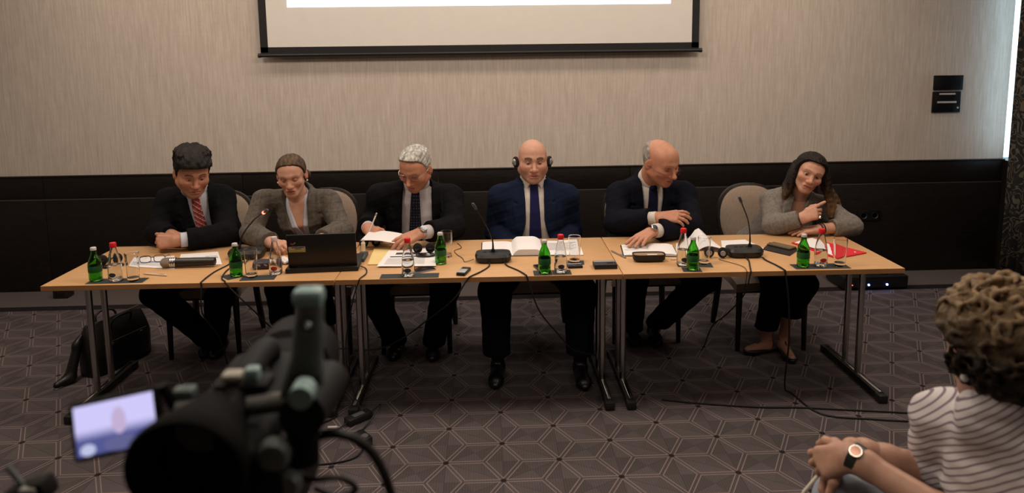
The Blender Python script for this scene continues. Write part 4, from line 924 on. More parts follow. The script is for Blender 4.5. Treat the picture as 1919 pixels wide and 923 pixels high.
def man4():
    B = BODY((0.975, 4.44, 0.58), (1.000, 4.225, 1.025), (1.215, 4.25, 0.920), (0.805, 4.225, 0.930), 1.10, belly=0.02)
    H = HEAD((1.032, 4.105, 1.150), (34, 22, -5), 1.12, jaw=1.14, nose=1.05)
    P = PERSON('balding man with reading glasses in dark suit and navy tie, arms crossed over his notebook', B, H, (0.48, 0.225, 0.138), brow=(0.16, 0.11, 0.08), browt=0.9, stub=0.15, flush=0.8)
    P.head(0.060, 0.72)
    elR, wrR = (0.762, 4.10, 0.790), (0.985, 3.945, 0.850); elL, wrL = (1.200, 4.04, 0.780), (0.925, 3.865, 0.790)
    P.arm_hand(elR, wrR, (0.97, -0.22, 0.10), (0.0, -0.62, 0.78), -1, 1.12, curl=[(0.25, 0.35, 0.25), (0.30, 0.4, 0.3), (0.38, 0.45, 0.3), (0.45, 0.5, 0.3)], thumb=(0.25, 0.0), spread=0.16)
    P.arm_hand(elL, wrL, (-0.72, -0.66, -0.16), (-0.15, -0.25, 0.95), 1, 1.14, curl=[(0.12, 0.18, 0.1), (0.12, 0.18, 0.1), (0.12, 0.18, 0.1), (0.14, 0.2, 0.1)], thumb=(0.45, 0.2), spread=0.18)
    P.done()
    nd = H.P(0, -0.03, -0.05) - B.n; NV = (0.0048, 0.0056, 0.0105)
    P.wear(jacket(B, [('R', elR, wrR), ('L', elL, wrL)], NV, tb=-0.1, wt=0.062, lw=0.075, neckdir=nd, back=0.05, ph=2.7), 'jacket', M_CLOTH)
    P.wear(shirt(B, (0.60, 0.555, 0.50), nd, [(elR, wrR, 0.037), (elL, wrL, 0.039)]), 'shirt', M_SHIRT)
    P.wear(tie(B, lambda l: np.array([0.010, 0.011, 0.032]), wid=(0.040, 0.024)), 'tie', M_CLOTH)
    legs = [((0.88, 4.40, 0.555), (0.83, 3.88, 0.50), (0.89, 4.22, 0.08)), ((1.08, 4.40, 0.555), (1.25, 3.90, 0.50), (1.06, 4.26, 0.09))]
    P.wear(trousers(B, legs, TROU, cutz=0.08), 'trousers', M_CLOTH)
    M = MESH(); shoe(M, (0.89, 4.27, 0.09), (0.90, 4.10, 0), (0.006, 0.006, 0.006)); P.wear(M, 'shoe', M_SHOE); M = MESH(); shoe(M, (1.04, 4.26, 0.09), (1.02, 4.085, 0), (0.006, 0.006, 0.006)); P.wear(M, 'shoe', M_SHOE)
    g = hair_cap(H, 0.006, [(-0.08, -0.05), (-0.045, -0.038), (-0.02, -0.025), (0.0, -0.006), (0.03, -0.012), (0.055, -0.03), (0.075, -0.06), (0.095, -0.085)], amp=0.0015, freq=140, top=0.082)
    hair_obj(H, g, (0.17, 0.15, 0.13), (0.36, 0.33, 0.29), 'hair', P.e, P.org)
    glasses(H, P.e, P.org, mat('dark_red_frame', (0.09, 0.012, 0.010), 0.3, var=0.1), y0=0.104, z0=-0.022, rx=0.024, rz=0.013, r=0.0016, half=True)
    d = np.array(wrL) - np.array(elL); wristwatch(P.e, P.org, np.array(wrL) + U(d) * 0.004, d, 0.032, M_WSTRAP, M_DIALD, up=(0.05, -0.70, 0.72), wid=0.011, dial=0.021)
man4()

def woman2():
    B = BODY((1.76, 4.33, 0.56), (1.895, 4.165, 0.935), (2.068, 4.165, 0.835), (1.742, 4.195, 0.880), 0.98, True)
    H = HEAD((1.912, 4.075, 1.073), (-14, 4, 20), 1.00, True, jaw=0.92)
    P = PERSON('woman in grey jacket with long wavy brown hair leaning over and pointing', B, H, (0.52, 0.275, 0.185), lip=(0.42, 0.13, 0.12), brow=(0.05, 0.03, 0.02), browt=0.8, flush=0.6)
    P.head(0.048, 0.32, gaze=(-0.2, 0.05), chest=True)
    elR, wrR = (1.680, 4.02, 0.770), (1.812, 3.945, 0.825); elL, wrL = (2.135, 3.975, 0.768), (1.915, 3.940, 0.762)
    P.arm_hand(elR, wrR, (0.80, -0.28, 0.46), (-0.25, -0.80, 0.50), -1, 1.0, curl=[(0.05, 0.1, 0.05), (0.75, 0.9, 0.5), (1.0, 1.2, 0.6), (1.1, 1.3, 0.6)], thumb=(0.35, 0.2), spread=0.1)
    P.arm_hand(elL, wrL, (-0.98, 0.05, -0.06), (0, -0.25, 1), 1, 0.96, curl=(0.15, 0.15, 0.15, 0.15))
    sk = (0.48, 0.25, 0.17)
    a1, t1 = np.array((1.655, 3.985, 0.085)), np.array((1.535, 3.965, 0.02)); a2, t2 = np.array((1.755, 3.985, 0.085)), np.array((1.745, 3.835, 0.02))
    for kn, an, toe in (((1.635, 3.95, 0.20), a1, t1), ((1.765, 3.95, 0.30), a2, t2)):
        g = solid([RC(kn, an, 0.036, 0.027, 0.02), RC(an, an * [1, 1, 0] + [0, 0, 0.045], 0.027, 0.026), RC(an * [1, 1, 0] + [0, 0, 0.05], toe + [0, 0, 0.012], 0.028, 0.020, 0.03)], 0.005); P.M.add(*g.mesh(), sk)
    P.done()
    nd = H.P(0, -0.03, -0.05) - B.n; G = (0.155, 0.138, 0.120)
    P.wear(jacket(B, [('R', elR, wrR), ('L', elL, np.array(wrL) + 0.35 * (np.array(elL) - np.array(wrL)))], G, tb=-0.2, wt=0.042, lw=0.055, neckdir=nd, r=(0.050, 0.043, 0.038, 0.031), back=0.012, notch=False, ph=0.5, collar=False), 'jacket', M_KNIT)
    P.wear(shirt(B, (0.012, 0.011, 0.012), nd, collar=False, vneck=(0.50, 0.06)), 'top', M_SHIRT)
    legs = [((1.68, 4.28, 0.54), (1.62, 3.80, 0.50), (1.635, 3.95, 0.17)), ((1.84, 4.28, 0.54), (1.79, 3.82, 0.48), (1.765, 3.94, 0.24))]
    P.wear(trousers(B, legs[:1], (0.006, 0.006, 0.007), (0.080, 0.074, 0.066), cutz=0.17), 'trousers', M_CLOTH)
    P.wear(trousers(B, legs[1:], (0.006, 0.006, 0.007), (0.080, 0.074, 0.062), cutz=0.25), 'trousers', M_CLOTH)
    for an, tt in ((a1, (1.505, 3.96, 0)), (a2, (1.742, 3.80, 0))):
        M = MESH(); shoe(M, an, tt, (0.008, 0.007, 0.007), low=True, heel=0.004); P.wear(M, 'shoe', M_SHOE)
    O = Vector(P.org)
    for an, toe in ((a1, t1), (a2, t2)):
        mb = MB(); mb.tube([Vector(an) + Vector((0.031 * math.cos(a), 0.031 * math.sin(a), 0.0)) - O for a in np.linspace(0, 2 * PI, 17)], 0.0035, 6, False)
        d = U((toe - an) * [1, 1, 0]); mb.tube([Vector(an + d * 0.031) - O, Vector(an + d * 0.075 + [0, 0, -0.030]) - O, Vector(toe * [1, 1, 0] + [0, 0, 0.036]) - O], 0.0038, 6)
        mb.build('shoe_strap', mat('strap_black', (0.008, 0.007, 0.007), 0.3, var=0.1), P.e)
    rnd = random.Random(3); ex = []
    up = np.array([0, 0, -1.0])
    for k in range(84):                                   # long wavy locks fall from the crown to the shoulders
        e = 1 if k % 2 else -1; f = rnd.random(); y0 = 0.035 - 0.125 * f
        y0 = y0 if e > 0 else 0.010 - 0.100 * f
        p = H.P(e * (0.074 if e > 0 else 0.070), y0, (0.020 if e > 0 else -0.010) + 0.03 * rnd.random()); ln = (0.215 if e > 0 else 0.125) + 0.07 * rnd.random(); n = 9; ph = rnd.random() * 6; out = H.R[0] * e
        pts = [p]
        for i in range(1, n):
            t = i / (n - 1); side = 0.007 * math.sin(t * 8 + ph); w2 = 0.006 * math.cos(t * 9 + ph)
            drop = -H.R[2] * (0.25 if t < 0.5 else 0.10) + up * 0.8
            q = p + U(drop) * ln * t + out * ((0.030 if e > 0 else 0.012) * math.sin(t * 2.2) + side) + np.array([0.0, 1.0, 0.0]) * (w2 + 0.02 * t - 0.02 * f * t) + (np.array([0.085, 0, 0]) * t * t * (0.4 + f) if e > 0 else np.array([-0.045, 0, 0]) * t * t)
            pts.append(q)
        for i in range(n - 1): ex.append(RC(pts[i], pts[i + 1], 0.0145 - 0.006 * i / n, 0.0145 - 0.006 * (i + 1) / n, 0.013))
    g = hair_cap(H, lambda x, y, z: 0.013 + 0.004 * np.clip(z / 0.08, 0, 1), [(-0.08, -0.02), (-0.03, 0.012), (0.01, 0.032), (0.04, 0.044), (0.06, 0.055), (0.08, 0.070), (0.095, 0.14)], amp=0.0018, freq=110, extra=ex, h=0.004)
    hair_obj(H, g, (0.0045, 0.0033, 0.0028), (0.17, 0.095, 0.043), 'hair', P.e, P.org, grad=lambda l, p: np.clip((1.03 - p[:, 2]) / 0.17, 0, 1) ** 1.5)
    O = Vector(P.org); d = U(np.array(wrR) - np.array(elR)); wristwatch(P.e, P.org, np.array(wrR) - d * 0.004, d, 0.031, M_WSTRAP, wid=0.003).name = 'hair_tie'
    for k, off in enumerate((0.0, 0.014)):
        d = U(np.array(wrL) - np.array(elL)); wristwatch(P.e, P.org, np.array(wrL) - d * (0.012 + off), d, 0.030, M_WSTRAP if k else mat('bead_red', (0.12, 0.03, 0.02), 0.4, var=0.3), wid=0.004).name = 'bracelet'
    f = U((0.80, -0.28, 0.46)); MB().lathe([(0.0082, -0.003), (0.0096, -0.003), (0.0096, 0.003), (0.0082, 0.003), (0.0082, -0.003)], Vector(np.array(wrR) + f * 0.098 + np.array([0.012, -0.012, -0.028])) - O, 16, Matrix.Rotation(1.2, 3, 'Y')).build('ring', M_CHROME, P.e)
woman2()
# ------------------------------------------------------------------ things on the tables
def fy(x): return TY - 0.010 * (x - TX)                 # front edge of the row of tables
Z = TZ
M_GREEN = mat('green_glass', (0.20, 0.64, 0.11), 0.03, var=0, trans=1.0, ior=1.5)
M_GLASS = mat('clear_glass', (0.97, 0.98, 0.98), 0.02, var=0, trans=1.0, ior=1.48)
M_WATER = mat('water', (0.97, 0.99, 1.0), 0.0, var=0, trans=1.0, ior=1.33)
M_GWATER = mat('water_in_green_glass', (0.62, 0.92, 0.45), 0.0, var=0, trans=1.0, ior=1.33)
M_CAPW = mat('white_cap', (0.62, 0.60, 0.58), 0.4, 0.2, var=0.05)
M_CAPR = mat('red_cap', (0.62, 0.012, 0.018), 0.4, var=0.08)
M_CAPP = mat('pale_pink_cap', (0.62, 0.47, 0.46), 0.4, var=0.08)
M_LABG = mat('green_label', (0.012, 0.10, 0.022), 0.5, var=0.15, scale=60)
M_LABD = mat('dark_emblem', (0.05, 0.05, 0.055), 0.5, var=0.2)
M_LABR = mat('red_print', (0.45, 0.03, 0.03), 0.5, var=0.2)
M_MAT = mat('slate_coaster', (0.028, 0.036, 0.038), 0.7, var=0.12, scale=60)
M_BLACK = mat('black_plastic', (0.010, 0.010, 0.011), 0.45, var=0.15, scale=40)
M_BLACKG = mat('gloss_black_plastic', (0.008, 0.008, 0.009), 0.2, var=0.1)
M_PAPER2 = mat('white_paper', (0.74, 0.72, 0.72), 0.75, var=0.02, scale=8)
M_CABLE = mat('black_cable', (0.008, 0.008, 0.008), 0.55, var=0.15)
M_FOAM = mat('headset_foam', (0.006, 0.006, 0.006), 0.95, var=0.2, scale=90)
M_SILV = mat('silver_plastic', (0.36, 0.36, 0.37), 0.35, 0.4, var=0.06)
M_BLUEP = mat('blue_print', (0.05, 0.10, 0.38), 0.7, var=0.15)
M_GREYP = mat('grey_print', (0.33, 0.33, 0.36), 0.7, var=0.15)
M_PALEB = mat('pale_blue_print', (0.38, 0.46, 0.62), 0.7, var=0.1)
M_DARKP = mat('dark_print', (0.04, 0.04, 0.06), 0.7, var=0.15)

def green_bottle():
    b = empty('green_bottle')
    out = [(0.0, 0.004), (0.020, 0.001), (0.0285, 0.003), (0.0303, 0.008), (0.0305, 0.012), (0.0305, 0.082), (0.0303, 0.086), (0.028, 0.100), (0.0235, 0.112), (0.019, 0.122), (0.0155, 0.130), (0.0135, 0.137), (0.0125, 0.150), (0.0125, 0.158)]
    inn = [(0.0100, 0.158), (0.0108, 0.137), (0.0130, 0.130), (0.0165, 0.121), (0.021, 0.111), (0.0255, 0.099), (0.0278, 0.086), (0.0280, 0.082), (0.0280, 0.016), (0.0278, 0.012), (0.0, 0.009)]
    MB().lathe(out + inn, n=28).build('glass', M_GREEN, b)
    MB().lathe([(0, 0.0095), (0.0276, 0.0125), (0.0276, 0.060), (0, 0.060)], n=28).build('water', M_GWATER, b)
    MB().lathe([(0.0308, 0.046), (0.0311, 0.047), (0.0311, 0.076), (0.0308, 0.077)], n=28).build('label', M_LABG, b)
    MB().lathe([(0.0, 0.1665), (0.0120, 0.1665), (0.0138, 0.164), (0.0140, 0.153), (0.0132, 0.1525), (0.0, 0.1595)], n=24).build('cap', M_CAPW, b)
    return b
def clear_bottle(cap, prt):
    b = empty('water_bottle')
    out = [(0.0, 0.006), (0.020, 0.001), (0.0300, 0.003), (0.0322, 0.009), (0.0325, 0.014), (0.0325, 0.053), (0.0319, 0.066), (0.0300, 0.085), (0.0265, 0.105), (0.0225, 0.125), (0.0190, 0.141), (0.0155, 0.155), (0.0130, 0.166), (0.0128, 0.172)]
    inn = [(0.0108, 0.172), (0.0110, 0.166), (0.0132, 0.155), (0.0165, 0.141), (0.0200, 0.125), (0.0240, 0.105), (0.0276, 0.085), (0.0294, 0.066), (0.0300, 0.053), (0.0300, 0.018), (0.0297, 0.014), (0.0, 0.012)]
    MB().lathe(out + inn, n=28).build('glass', M_GLASS, b)
    MB().lathe([(0, 0.0125), (0.0296, 0.0155), (0.0296, 0.055), (0.0275, 0.082), (0, 0.082)], n=28).build('water', M_WATER, b)
    mb = MB(); n = 9; vs = []
    for k in range(n):
        a = -PI / 2 - 0.5 + 1.0 * k / (n - 1)
        e = 0.011 * math.sqrt(max(0.05, 1 - ((k - 4) / 4.2) ** 2))
        for z in (0.036 - e, 0.036 + e): vs.append((0.0328 * math.cos(a), 0.0328 * math.sin(a), z))
    mb.add(vs, [(2 * k, 2 * k + 2, 2 * k + 3, 2 * k + 1) for k in range(n - 1)]); mb.build('printed_emblem', prt, b)
    MB().lathe([(0.0, 0.190), (0.0135, 0.190), (0.0152, 0.187), (0.0155, 0.168), (0.0145, 0.167), (0.0, 0.173)], n=24).build('cap', cap, b)
    return b
def tumbler():
    b = empty('drinking_glass')
    MB().lathe([(0, 0), (0.0255, 0), (0.0268, 0.0025), (0.0270, 0.006), (0.0329, 0.136), (0.0330, 0.138), (0.0322, 0.139), (0.0314, 0.138), (0.0313, 0.136), (0.0252, 0.022), (0.0250, 0.018), (0.0246, 0.0165), (0.0, 0.015)], n=32).build('glass', M_GLASS, b)
    return b
gb, cbR, tm = green_bottle(), clear_bottle(M_CAPR, M_LABD), tumbler()
_used = set()
def place(proto, x, y, label, cat, group=None, z=Z, rz=0.0):
    o = proto if proto.name not in _used else copy_tree(proto)
    _used.add(proto.name); o.location = (x, y, z); o.rotation_euler.z = rz
    return tag(o, label, cat, group)
MZ = Z + 0.002                                             # on a coaster
for x, y, z, lab in ((-1.912, 3.416, MZ, 'at the left end of the tables'), (-1.243, 3.437, MZ, 'beside the laptop'), (-0.245, 3.570, Z, 'beside the headphones on papers'),
                     (0.277, 3.370, MZ, 'before the man in the blue suit'), (1.012, 3.365, MZ, 'before the crossed arms and curled papers'), (1.570, 3.372, MZ, 'before the red folder')):
    place(gb, x, y, 'small green glass bottle ' + lab, 'bottle', 'green bottles', z, random.random() * 6)
for x, y, z, lab in ((-1.813, 3.408, MZ, 'at the left end of the tables'), (-0.391, 3.372, MZ, 'alone on a long coaster in the middle'), (0.357, 3.375, MZ, 'before the man in the blue suit'), (0.985, 3.445, MZ, 'behind a green bottle near the glasses case')):
    place(cbR, x, y, 'clear water bottle with red cap ' + lab, 'bottle', 'red capped bottles', z)
cb6 = clear_bottle(M_CAPR, M_LABR); place(cb6, 1.662, 3.378, 'clear water bottle with red cap before the red folder', 'bottle', 'red capped bottles', MZ)
cb2 = clear_bottle(M_CAPP, M_LABR); place(cb2, -1.058, 3.462, 'clear water bottle with pale cap beside the laptop', 'bottle', None, Z)
for x, y, z, lab in ((-1.727, 3.405, MZ, 'standing at the left end of the tables before the eyeglasses'), (-1.163, 3.418, MZ, 'standing between a green bottle and the dark pouch'), (-0.220, 3.700, Z, 'standing behind a green bottle and catching blue light'),
                     (0.446, 3.535, MZ, 'standing before the man in the blue suit'), (1.098, 3.462, MZ, 'standing before the curled papers'), (1.758, 3.375, MZ, 'standing at the right end before the red folder')):
    place(tm, x, y, 'tall clear drinking glass ' + lab, 'glass', 'drinking glasses', z)
def coaster(x, y, sx, sy, rz, lab):
    o = MB().box((0, 0, 0.001), (sx, sy, 0.002), 0.0006, seg=1).build('coaster', M_MAT); o.location = (x, y, Z); o.rotation_euler.z = rz; tag(o, lab, 'coaster', 'slate coasters')
coaster(-1.805, 3.405, 0.27, 0.075, 0.0, 'long slate coaster under the bottles at the left end')
coaster(-1.262, 3.437, 0.085, 0.085, 0.75, 'square slate coaster turned on its corner beside the laptop')
coaster(-1.125, 3.402, 0.165, 0.075, 0.05, 'slate coaster under the glass beside the laptop')
coaster(-0.385, 3.375, 0.285, 0.070, 0.0, 'long slate coaster under the lone bottle in the middle')
coaster(0.268, 3.372, 0.092, 0.078, 0.0, 'slate coaster under the green bottle before the man in blue')
coaster(0.362, 3.374, 0.092, 0.074, 0.0, 'slate coaster under the clear bottle before the man in blue')
coaster(0.452, 3.532, 0.085, 0.07, -0.1, 'slate coaster under the drinking glass before the man in blue')
coaster(1.045, 3.445, 0.175, 0.075, -0.12, 'slate coaster under the glass by the curled papers')
coaster(1.005, 3.365, 0.090, 0.070, -0.15, 'slate coaster under the green bottle by the glasses case') if False else coaster(1.008, 3.3665, 0.092, 0.070, -0.12, 'slate coaster under the green bottle by the glasses case')
coaster(1.658, 3.372, 0.275, 0.082, -0.02, 'long slate coaster under the bottles before the red folder')

def sheet_paper(name, corners, lab, z=Z, m=M_PAPER2, bars=(), lift=0.002, cat='paper', th=0.0009, curl=None):
    c = [Vector((p[0], p[1], 0)) for p in corners]; ctr = sum(c, Vector()) / 4; e = empty(name, (ctr.x, ctr.y, z)); tag(e, lab, cat)
    nu, nv = 9, 9
    def P(u, v):
        p = (c[0] * (1 - u) + c[3] * u) * (1 - v) + (c[1] * (1 - u) + c[2] * u) * v - ctr
        zz = lift * (0.25 + 0.75 * abs(math.sin(2.3 * u + 1.1 * v + ctr.x * 3)))
        if curl: zz += curl(u, v)
        return Vector((p.x, p.y, th + zz))
    MB().sheet([[P(i / (nu - 1), j / (nv - 1)) for j in range(nv)] for i in range(nu)], th).build('sheet', m, e)
    for u0, u1, v0, v1, bm in bars:
        MB().sheet([[P(u0 + (u1 - u0) * i / 4, v0 + (v1 - v0) * j / 2) + Vector((0, 0, 0.0007)) for j in range(3)] for i in range(5)]).build('printed_bar', bm, e)
    return e
text = lambda v0, n, m=M_GREYP, u1=0.9, h=0.02, step=0.06: [(0.1, u1 - 0.12 * (k % 3), v0 - step * k, v0 - step * k + h, m) for k in range(n)]
sheet_paper('printed_sheet', [(-1.878, 3.643), (-1.915, 3.812), (-1.711, 3.826), (-1.605, 3.580)], 'printed white sheet under the eyeglasses at the left', bars=[(0.05, 0.75, 0.42, 0.5, M_PALEB), (0.05, 0.9, 0.30, 0.33, M_GREYP), (0.4, 0.6, 0.52, 0.57, M_BLUEP), (0.05, 0.85, 0.2, 0.23, M_GREYP)])
sheet_paper('printed_sheet', [(-1.632, 3.680), (-1.690, 3.860), (-1.500, 3.890), (-1.387, 3.640)], 'white sheet with coloured bars behind the handheld microphone', bars=[(0.05, 0.25, 0.45, 0.5, mat('green_print', (0.22, 0.36, 0.16), 0.7)), (0.3, 0.75, 0.55, 0.6, M_PALEB), (0.35, 0.6, 0.42, 0.5, M_BLUEP), (0.65, 0.95, 0.62, 0.66, M_GREYP), (0.65, 0.95, 0.52, 0.56, M_DARKP), (0.05, 0.3, 0.28, 0.33, mat('green_print', (0.22, 0.36, 0.16), 0.7)), (0.3, 0.6, 0.28, 0.31, M_PALEB)])
sheet_paper('yellow_folder', [(-0.622, 3.572), (-0.635, 3.88), (-0.50, 3.89), (-0.48, 3.572)], 'pale yellow folder under the white papers', m=mat('yellow_card', (0.72, 0.55, 0.24), 0.7, var=0.04), th=0.004, lift=0.001, cat='folder')
sheet_paper('printed_sheet', [(-0.567, 3.521), (-0.545, 3.825), (-0.290, 3.838), (-0.266, 3.506)], 'white sheet with dark stripes below the grey haired man', z=Z + 0.0068, bars=[(0.2, 0.62, 0.68, 0.80, M_DARKP), (0.12, 0.70, 0.52, 0.58, M_DARKP)] + [(0.1, 0.8, v, v + 0.015, M_GREYP) for v in (0.42, 0.36, 0.30, 0.24, 0.18, 0.12)], lift=0.0015)
_hp = empty('held_sheet', (-0.59, 3.93, 0.80)); tag(_hp, 'white sheet held up by the grey haired man', 'paper')
MB().sheet([[(-0.115 + 0.19 * u + 0.03 * v, -0.07 + 0.13 * v - 0.035 * u, 0.012 * (1 - u) - 0.035 + 0.02 * v + 0.008 * math.sin(3 * u)) for v in np.linspace(0, 1, 7)] for u in np.linspace(0, 1, 9)], 0.0015).build('sheet', M_PAPER2, _hp)
sheet_paper('loose_papers', [(0.300, 3.664), (0.325, 3.960), (0.520, 3.965), (0.510, 3.660)], 'loose white papers right of the thick open book', bars=text(0.8, 9), lift=0.006)
_cp = lambda u, v: 0.045 * math.sin(PI * min(1, v * 1.1)) * u + 0.03 * max(0, v - 0.5)
sheet_paper('curled_papers', [(1.020, 3.700), (1.060, 3.850), (1.255, 3.940), (1.275, 3.685)], 'loose white papers curling upward at the folded arms', curl=lambda u, v: 0.070 * math.exp(-((u - 0.72) / 0.26) ** 2) * (0.35 + 0.65 * v), bars=[(0.3, 0.7, 0.3, 0.32, M_PALEB)])
sheet_paper('white_sheet', [(1.270, 3.690), (1.330, 3.890), (1.471, 3.900), (1.515, 3.690)], 'plain white sheet behind the right gooseneck microphone', lift=0.0015)
sheet_paper('dark_folder', [(1.492, 3.690), (1.585, 3.826), (1.690, 3.680), (1.585, 3.560)], 'flat black folder under the brown tablet', m=M_BLACK, th=0.004, lift=0.0005, cat='folder')
_t = empty('brown_tablet', (1.612, 3.728, Z + 0.0055)); _t.rotation_euler.z = -0.95; tag(_t, 'slim brown tablet lying on the black folder', 'tablet')
MB().box((0, 0, 0.004), (0.14, 0.068, 0.008), 0.003).build('shell', mat('brown_case', (0.10, 0.062, 0.035), 0.45, var=0.1), _t)
MB().box((0, 0, 0.0085), (0.125, 0.056, 0.001)).build('panel', mat('brown_panel', (0.14, 0.095, 0.055), 0.5, var=0.1), _t, smooth=False)
_f = sheet_paper('red_folder', [(1.700, 3.800), (1.850, 3.880), (2.005, 3.575), (1.800, 3.485)], 'red folder with white papers at the right end', m=mat('red_card', (0.60, 0.012, 0.025), 0.5, var=0.06), th=0.006, lift=0.001, cat='folder')
MB().sheet([[Vector((*( (Vector((1.712, 3.792)) * (1 - u) + Vector((1.812, 3.505)) * u) * (1 - v) + (Vector((1.845, 3.862)) * (1 - u) + Vector((1.955, 3.585)) * u) * v), 0)) - Vector((_f.location.x, _f.location.y, 0)) + Vector((0, 0, 0.009 + 0.005 * math.sin(4 * u + 2 * v))) for v in np.linspace(0, 1, 7)] for u in np.linspace(0, 1, 7)], 0.0025).build('paper_stack', M_PAPER2, _f)

def open_book(name, x, y, rz, wl, wr, d, tl, tr, cover, lab, lines=0):
    e = empty(name, (x, y, Z)); e.rotation_euler.z = rz; tag(e, lab, 'notebook')
    MB().box(((wr - wl) / 2, 0, 0.0015), (wl + wr + 0.012, d + 0.010, 0.003), 0.001).build('cover', cover, e)
    for s, wdt, t in ((-1, wl, tl), (1, wr, tr)):
        g = []
        for i in range(12):
            u = i / 11; g.append([(s * wdt * u, -d / 2 + d * j / 3, 0.0035 + t * (min(1, u * 5) ** 0.6) * (1 - 0.65 * max(0, (u - 0.72) / 0.28) ** 2)) for j in range(4)])
        mb = MB(); n = len(g); top = [p for r in g for p in r]; bot = [(p[0], p[1], 0.0031) for p in top]
        fs = []
        for i in range(n - 1):
            for j in range(3): fs.append((i * 4 + j, (i + 1) * 4 + j, (i + 1) * 4 + j + 1, i * 4 + j + 1))
        o = len(top)
        for i in range(n - 1):
            fs.append((i * 4, i * 4 + o, (i + 1) * 4 + o, (i + 1) * 4)); fs.append((i * 4 + 3, (i + 1) * 4 + 3, (i + 1) * 4 + 3 + o, i * 4 + 3 + o))
        for j in range(3): fs.append(((n - 1) * 4 + j, (n - 1) * 4 + j + o, (n - 1) * 4 + j + 1 + o, (n - 1) * 4 + j + 1))
        mb.add(top + bot, fs).build('page_block', M_PAPER2, e)
    for k in range(lines):
        MB().box((-wl * 0.5 - 0.01 * (k % 3), d * 0.3 - 0.035 * k, 0.0046 + tl), (wl * (0.55 - 0.1 * (k % 2)), 0.004, 0.0003)).build('printed_line', M_GREYP, e, smooth=False)
    return e
open_book('thick_open_book', 0.133, 3.815, -0.01, 0.165, 0.165, 0.275, 0.006, 0.032, M_BLACK, 'thick open book with blank pages before the man in the blue suit', 0)
open_book('open_notebook', 0.868, 3.715, -0.12, 0.135, 0.145, 0.205, 0.005, 0.013, mat('brown_cover', (0.020, 0.012, 0.010), 0.5), 'open notebook under the hand of the balding man', 3)

# eyeglasses lying on the sheet
eg = empty('eyeglasses', (-1.77, 3.70, Z + 0.004)); eg.rotation_euler.z = 0.2; tag(eg, 'dark framed eyeglasses lying on the printed sheet', 'glasses')
mfr = mat('dark_frame', (0.012, 0.012, 0.022), 0.3, var=0.1)
for s in (-1, 1):
    rim = [(s * 0.034 + 0.027 * math.copysign(abs(math.cos(a)) ** 0.6, math.cos(a)), 0, 0.020 + 0.018 * math.copysign(abs(math.sin(a)) ** 0.6, math.sin(a))) for a in np.linspace(0, 2 * PI, 25)]
    MB().tube(rim, 0.0019, 6, False).build('rim', mfr, eg)
    MB().add([(p[0], 0, p[2]) for p in rim[:-1]], [tuple(range(24))]).build('lens', mat('lens_clear', (0.95, 0.96, 0.97), 0.02, var=0, trans=1.0, ior=1.02), eg, smooth=False)
    MB().tube(arc([(s * 0.061, 0, 0.026), (s * 0.064, 0.02, 0.024), (s * 0.062, 0.09, 0.012), (s * 0.058, 0.125, 0.002)]), 0.0017, 6).build('temple', mfr, eg)
MB().tube(arc([(-0.009, 0, 0.026), (0, 0.002, 0.029), (0.009, 0, 0.026)]), 0.0019, 6).build('bridge', mfr, eg)

# handheld microphone
hm = empty('handheld_microphone', (-1.545, 3.612, Z + 0.0275)); hm.rotation_euler.z = 0.02; tag(hm, 'black handheld microphone with silver mesh head lying on the table', 'microphone')
RX = Matrix.Rotation(PI / 2, 3, 'Y')
MB().lathe([(0.0, -0.143), (0.014, -0.140), (0.0235, -0.130), (0.0268, -0.115), (0.0262, -0.100), (0.0245, -0.088)], M=RX, n=24).build('mesh_head', mat('mesh_silver', (0.30, 0.26, 0.22), 0.4, 0.8, var=0.35, scale=400, bump=0.6, bscale=600), hm)
for z in (-0.087, -0.077, -0.067): MB().lathe([(0.0235, z - 0.004), (0.0262, z - 0.002), (0.0262, z + 0.002), (0.0235, z + 0.004)], M=RX, n=24).build('collar_ring', M_CHROME, hm)
MB().lathe([(0.0232, -0.091), (0.0235, -0.060), (0.0225, 0.02), (0.0205, 0.120), (0.0195, 0.133), (0.0, 0.136)], M=RX, n=24).build('handle', mat('mic_handle', (0.014, 0.012, 0.010), 0.4, var=0.1), hm)

def pen(x, y, rz, lab, m1, m2, L=0.14, z=Z):
    e = empty('pen', (x, y, z + 0.0045)); e.rotation_euler.z = rz; tag(e, lab, 'pen')
    MB().lathe([(0, -L / 2), (0.0015, -L / 2 + 0.002), (0.0042, -L / 2 + 0.018), (0.0044, L / 2 - 0.01), (0.0040, L / 2), (0, L / 2)], M=RX, n=10).build('barrel', m1, e)
    MB().box((L * 0.28, 0, 0.0052), (0.036, 0.0022, 0.0012)).build('clip', m2, e, smooth=False)
M_CREAM = mat('cream_plastic', (0.70, 0.60, 0.48), 0.4, var=0.04)
pen(-1.662, 3.485, -0.30, 'cream pen below the eyeglasses sheet', M_CREAM, M_SILV, 0.145)
pen(0.695, 3.660, -1.22, 'clear ballpoint pen beside the open notebook', mat('smoke_plastic', (0.25, 0.24, 0.23), 0.25, var=0.1), M_BLACK, 0.155)
_p = empty('pen', (-0.655, 3.985, 0.845)); _p.rotation_euler = (0.35, -1.15, 0.3); tag(_p, 'white pen in the hand of the grey haired man', 'pen')
MB().lathe([(0, -0.065), (0.0015, -0.063), (0.0042, -0.05), (0.0042, 0.06), (0, 0.062)], M=RX, n=10).build('barrel', mat('white_pen', (0.75, 0.70, 0.62), 0.4, var=0.03), _p)
MB().lathe([(0.0043, 0.045), (0.005, 0.046), (0.005, 0.058), (0.0043, 0.059)], M=RX, n=10).build('grip_ring', M_SILV, _p)
_s = empty('short_pencil', (0.972, 3.540, Z + 0.004)); tag(_s, 'short pale pencil stub beside the glasses case', 'pencil')
MB().lathe([(0, -0.024), (0.0036, -0.024), (0.0036, 0.016), (0.001, 0.024), (0, 0.0245)], M=RX, n=8).build('barrel', M_CREAM, _s)

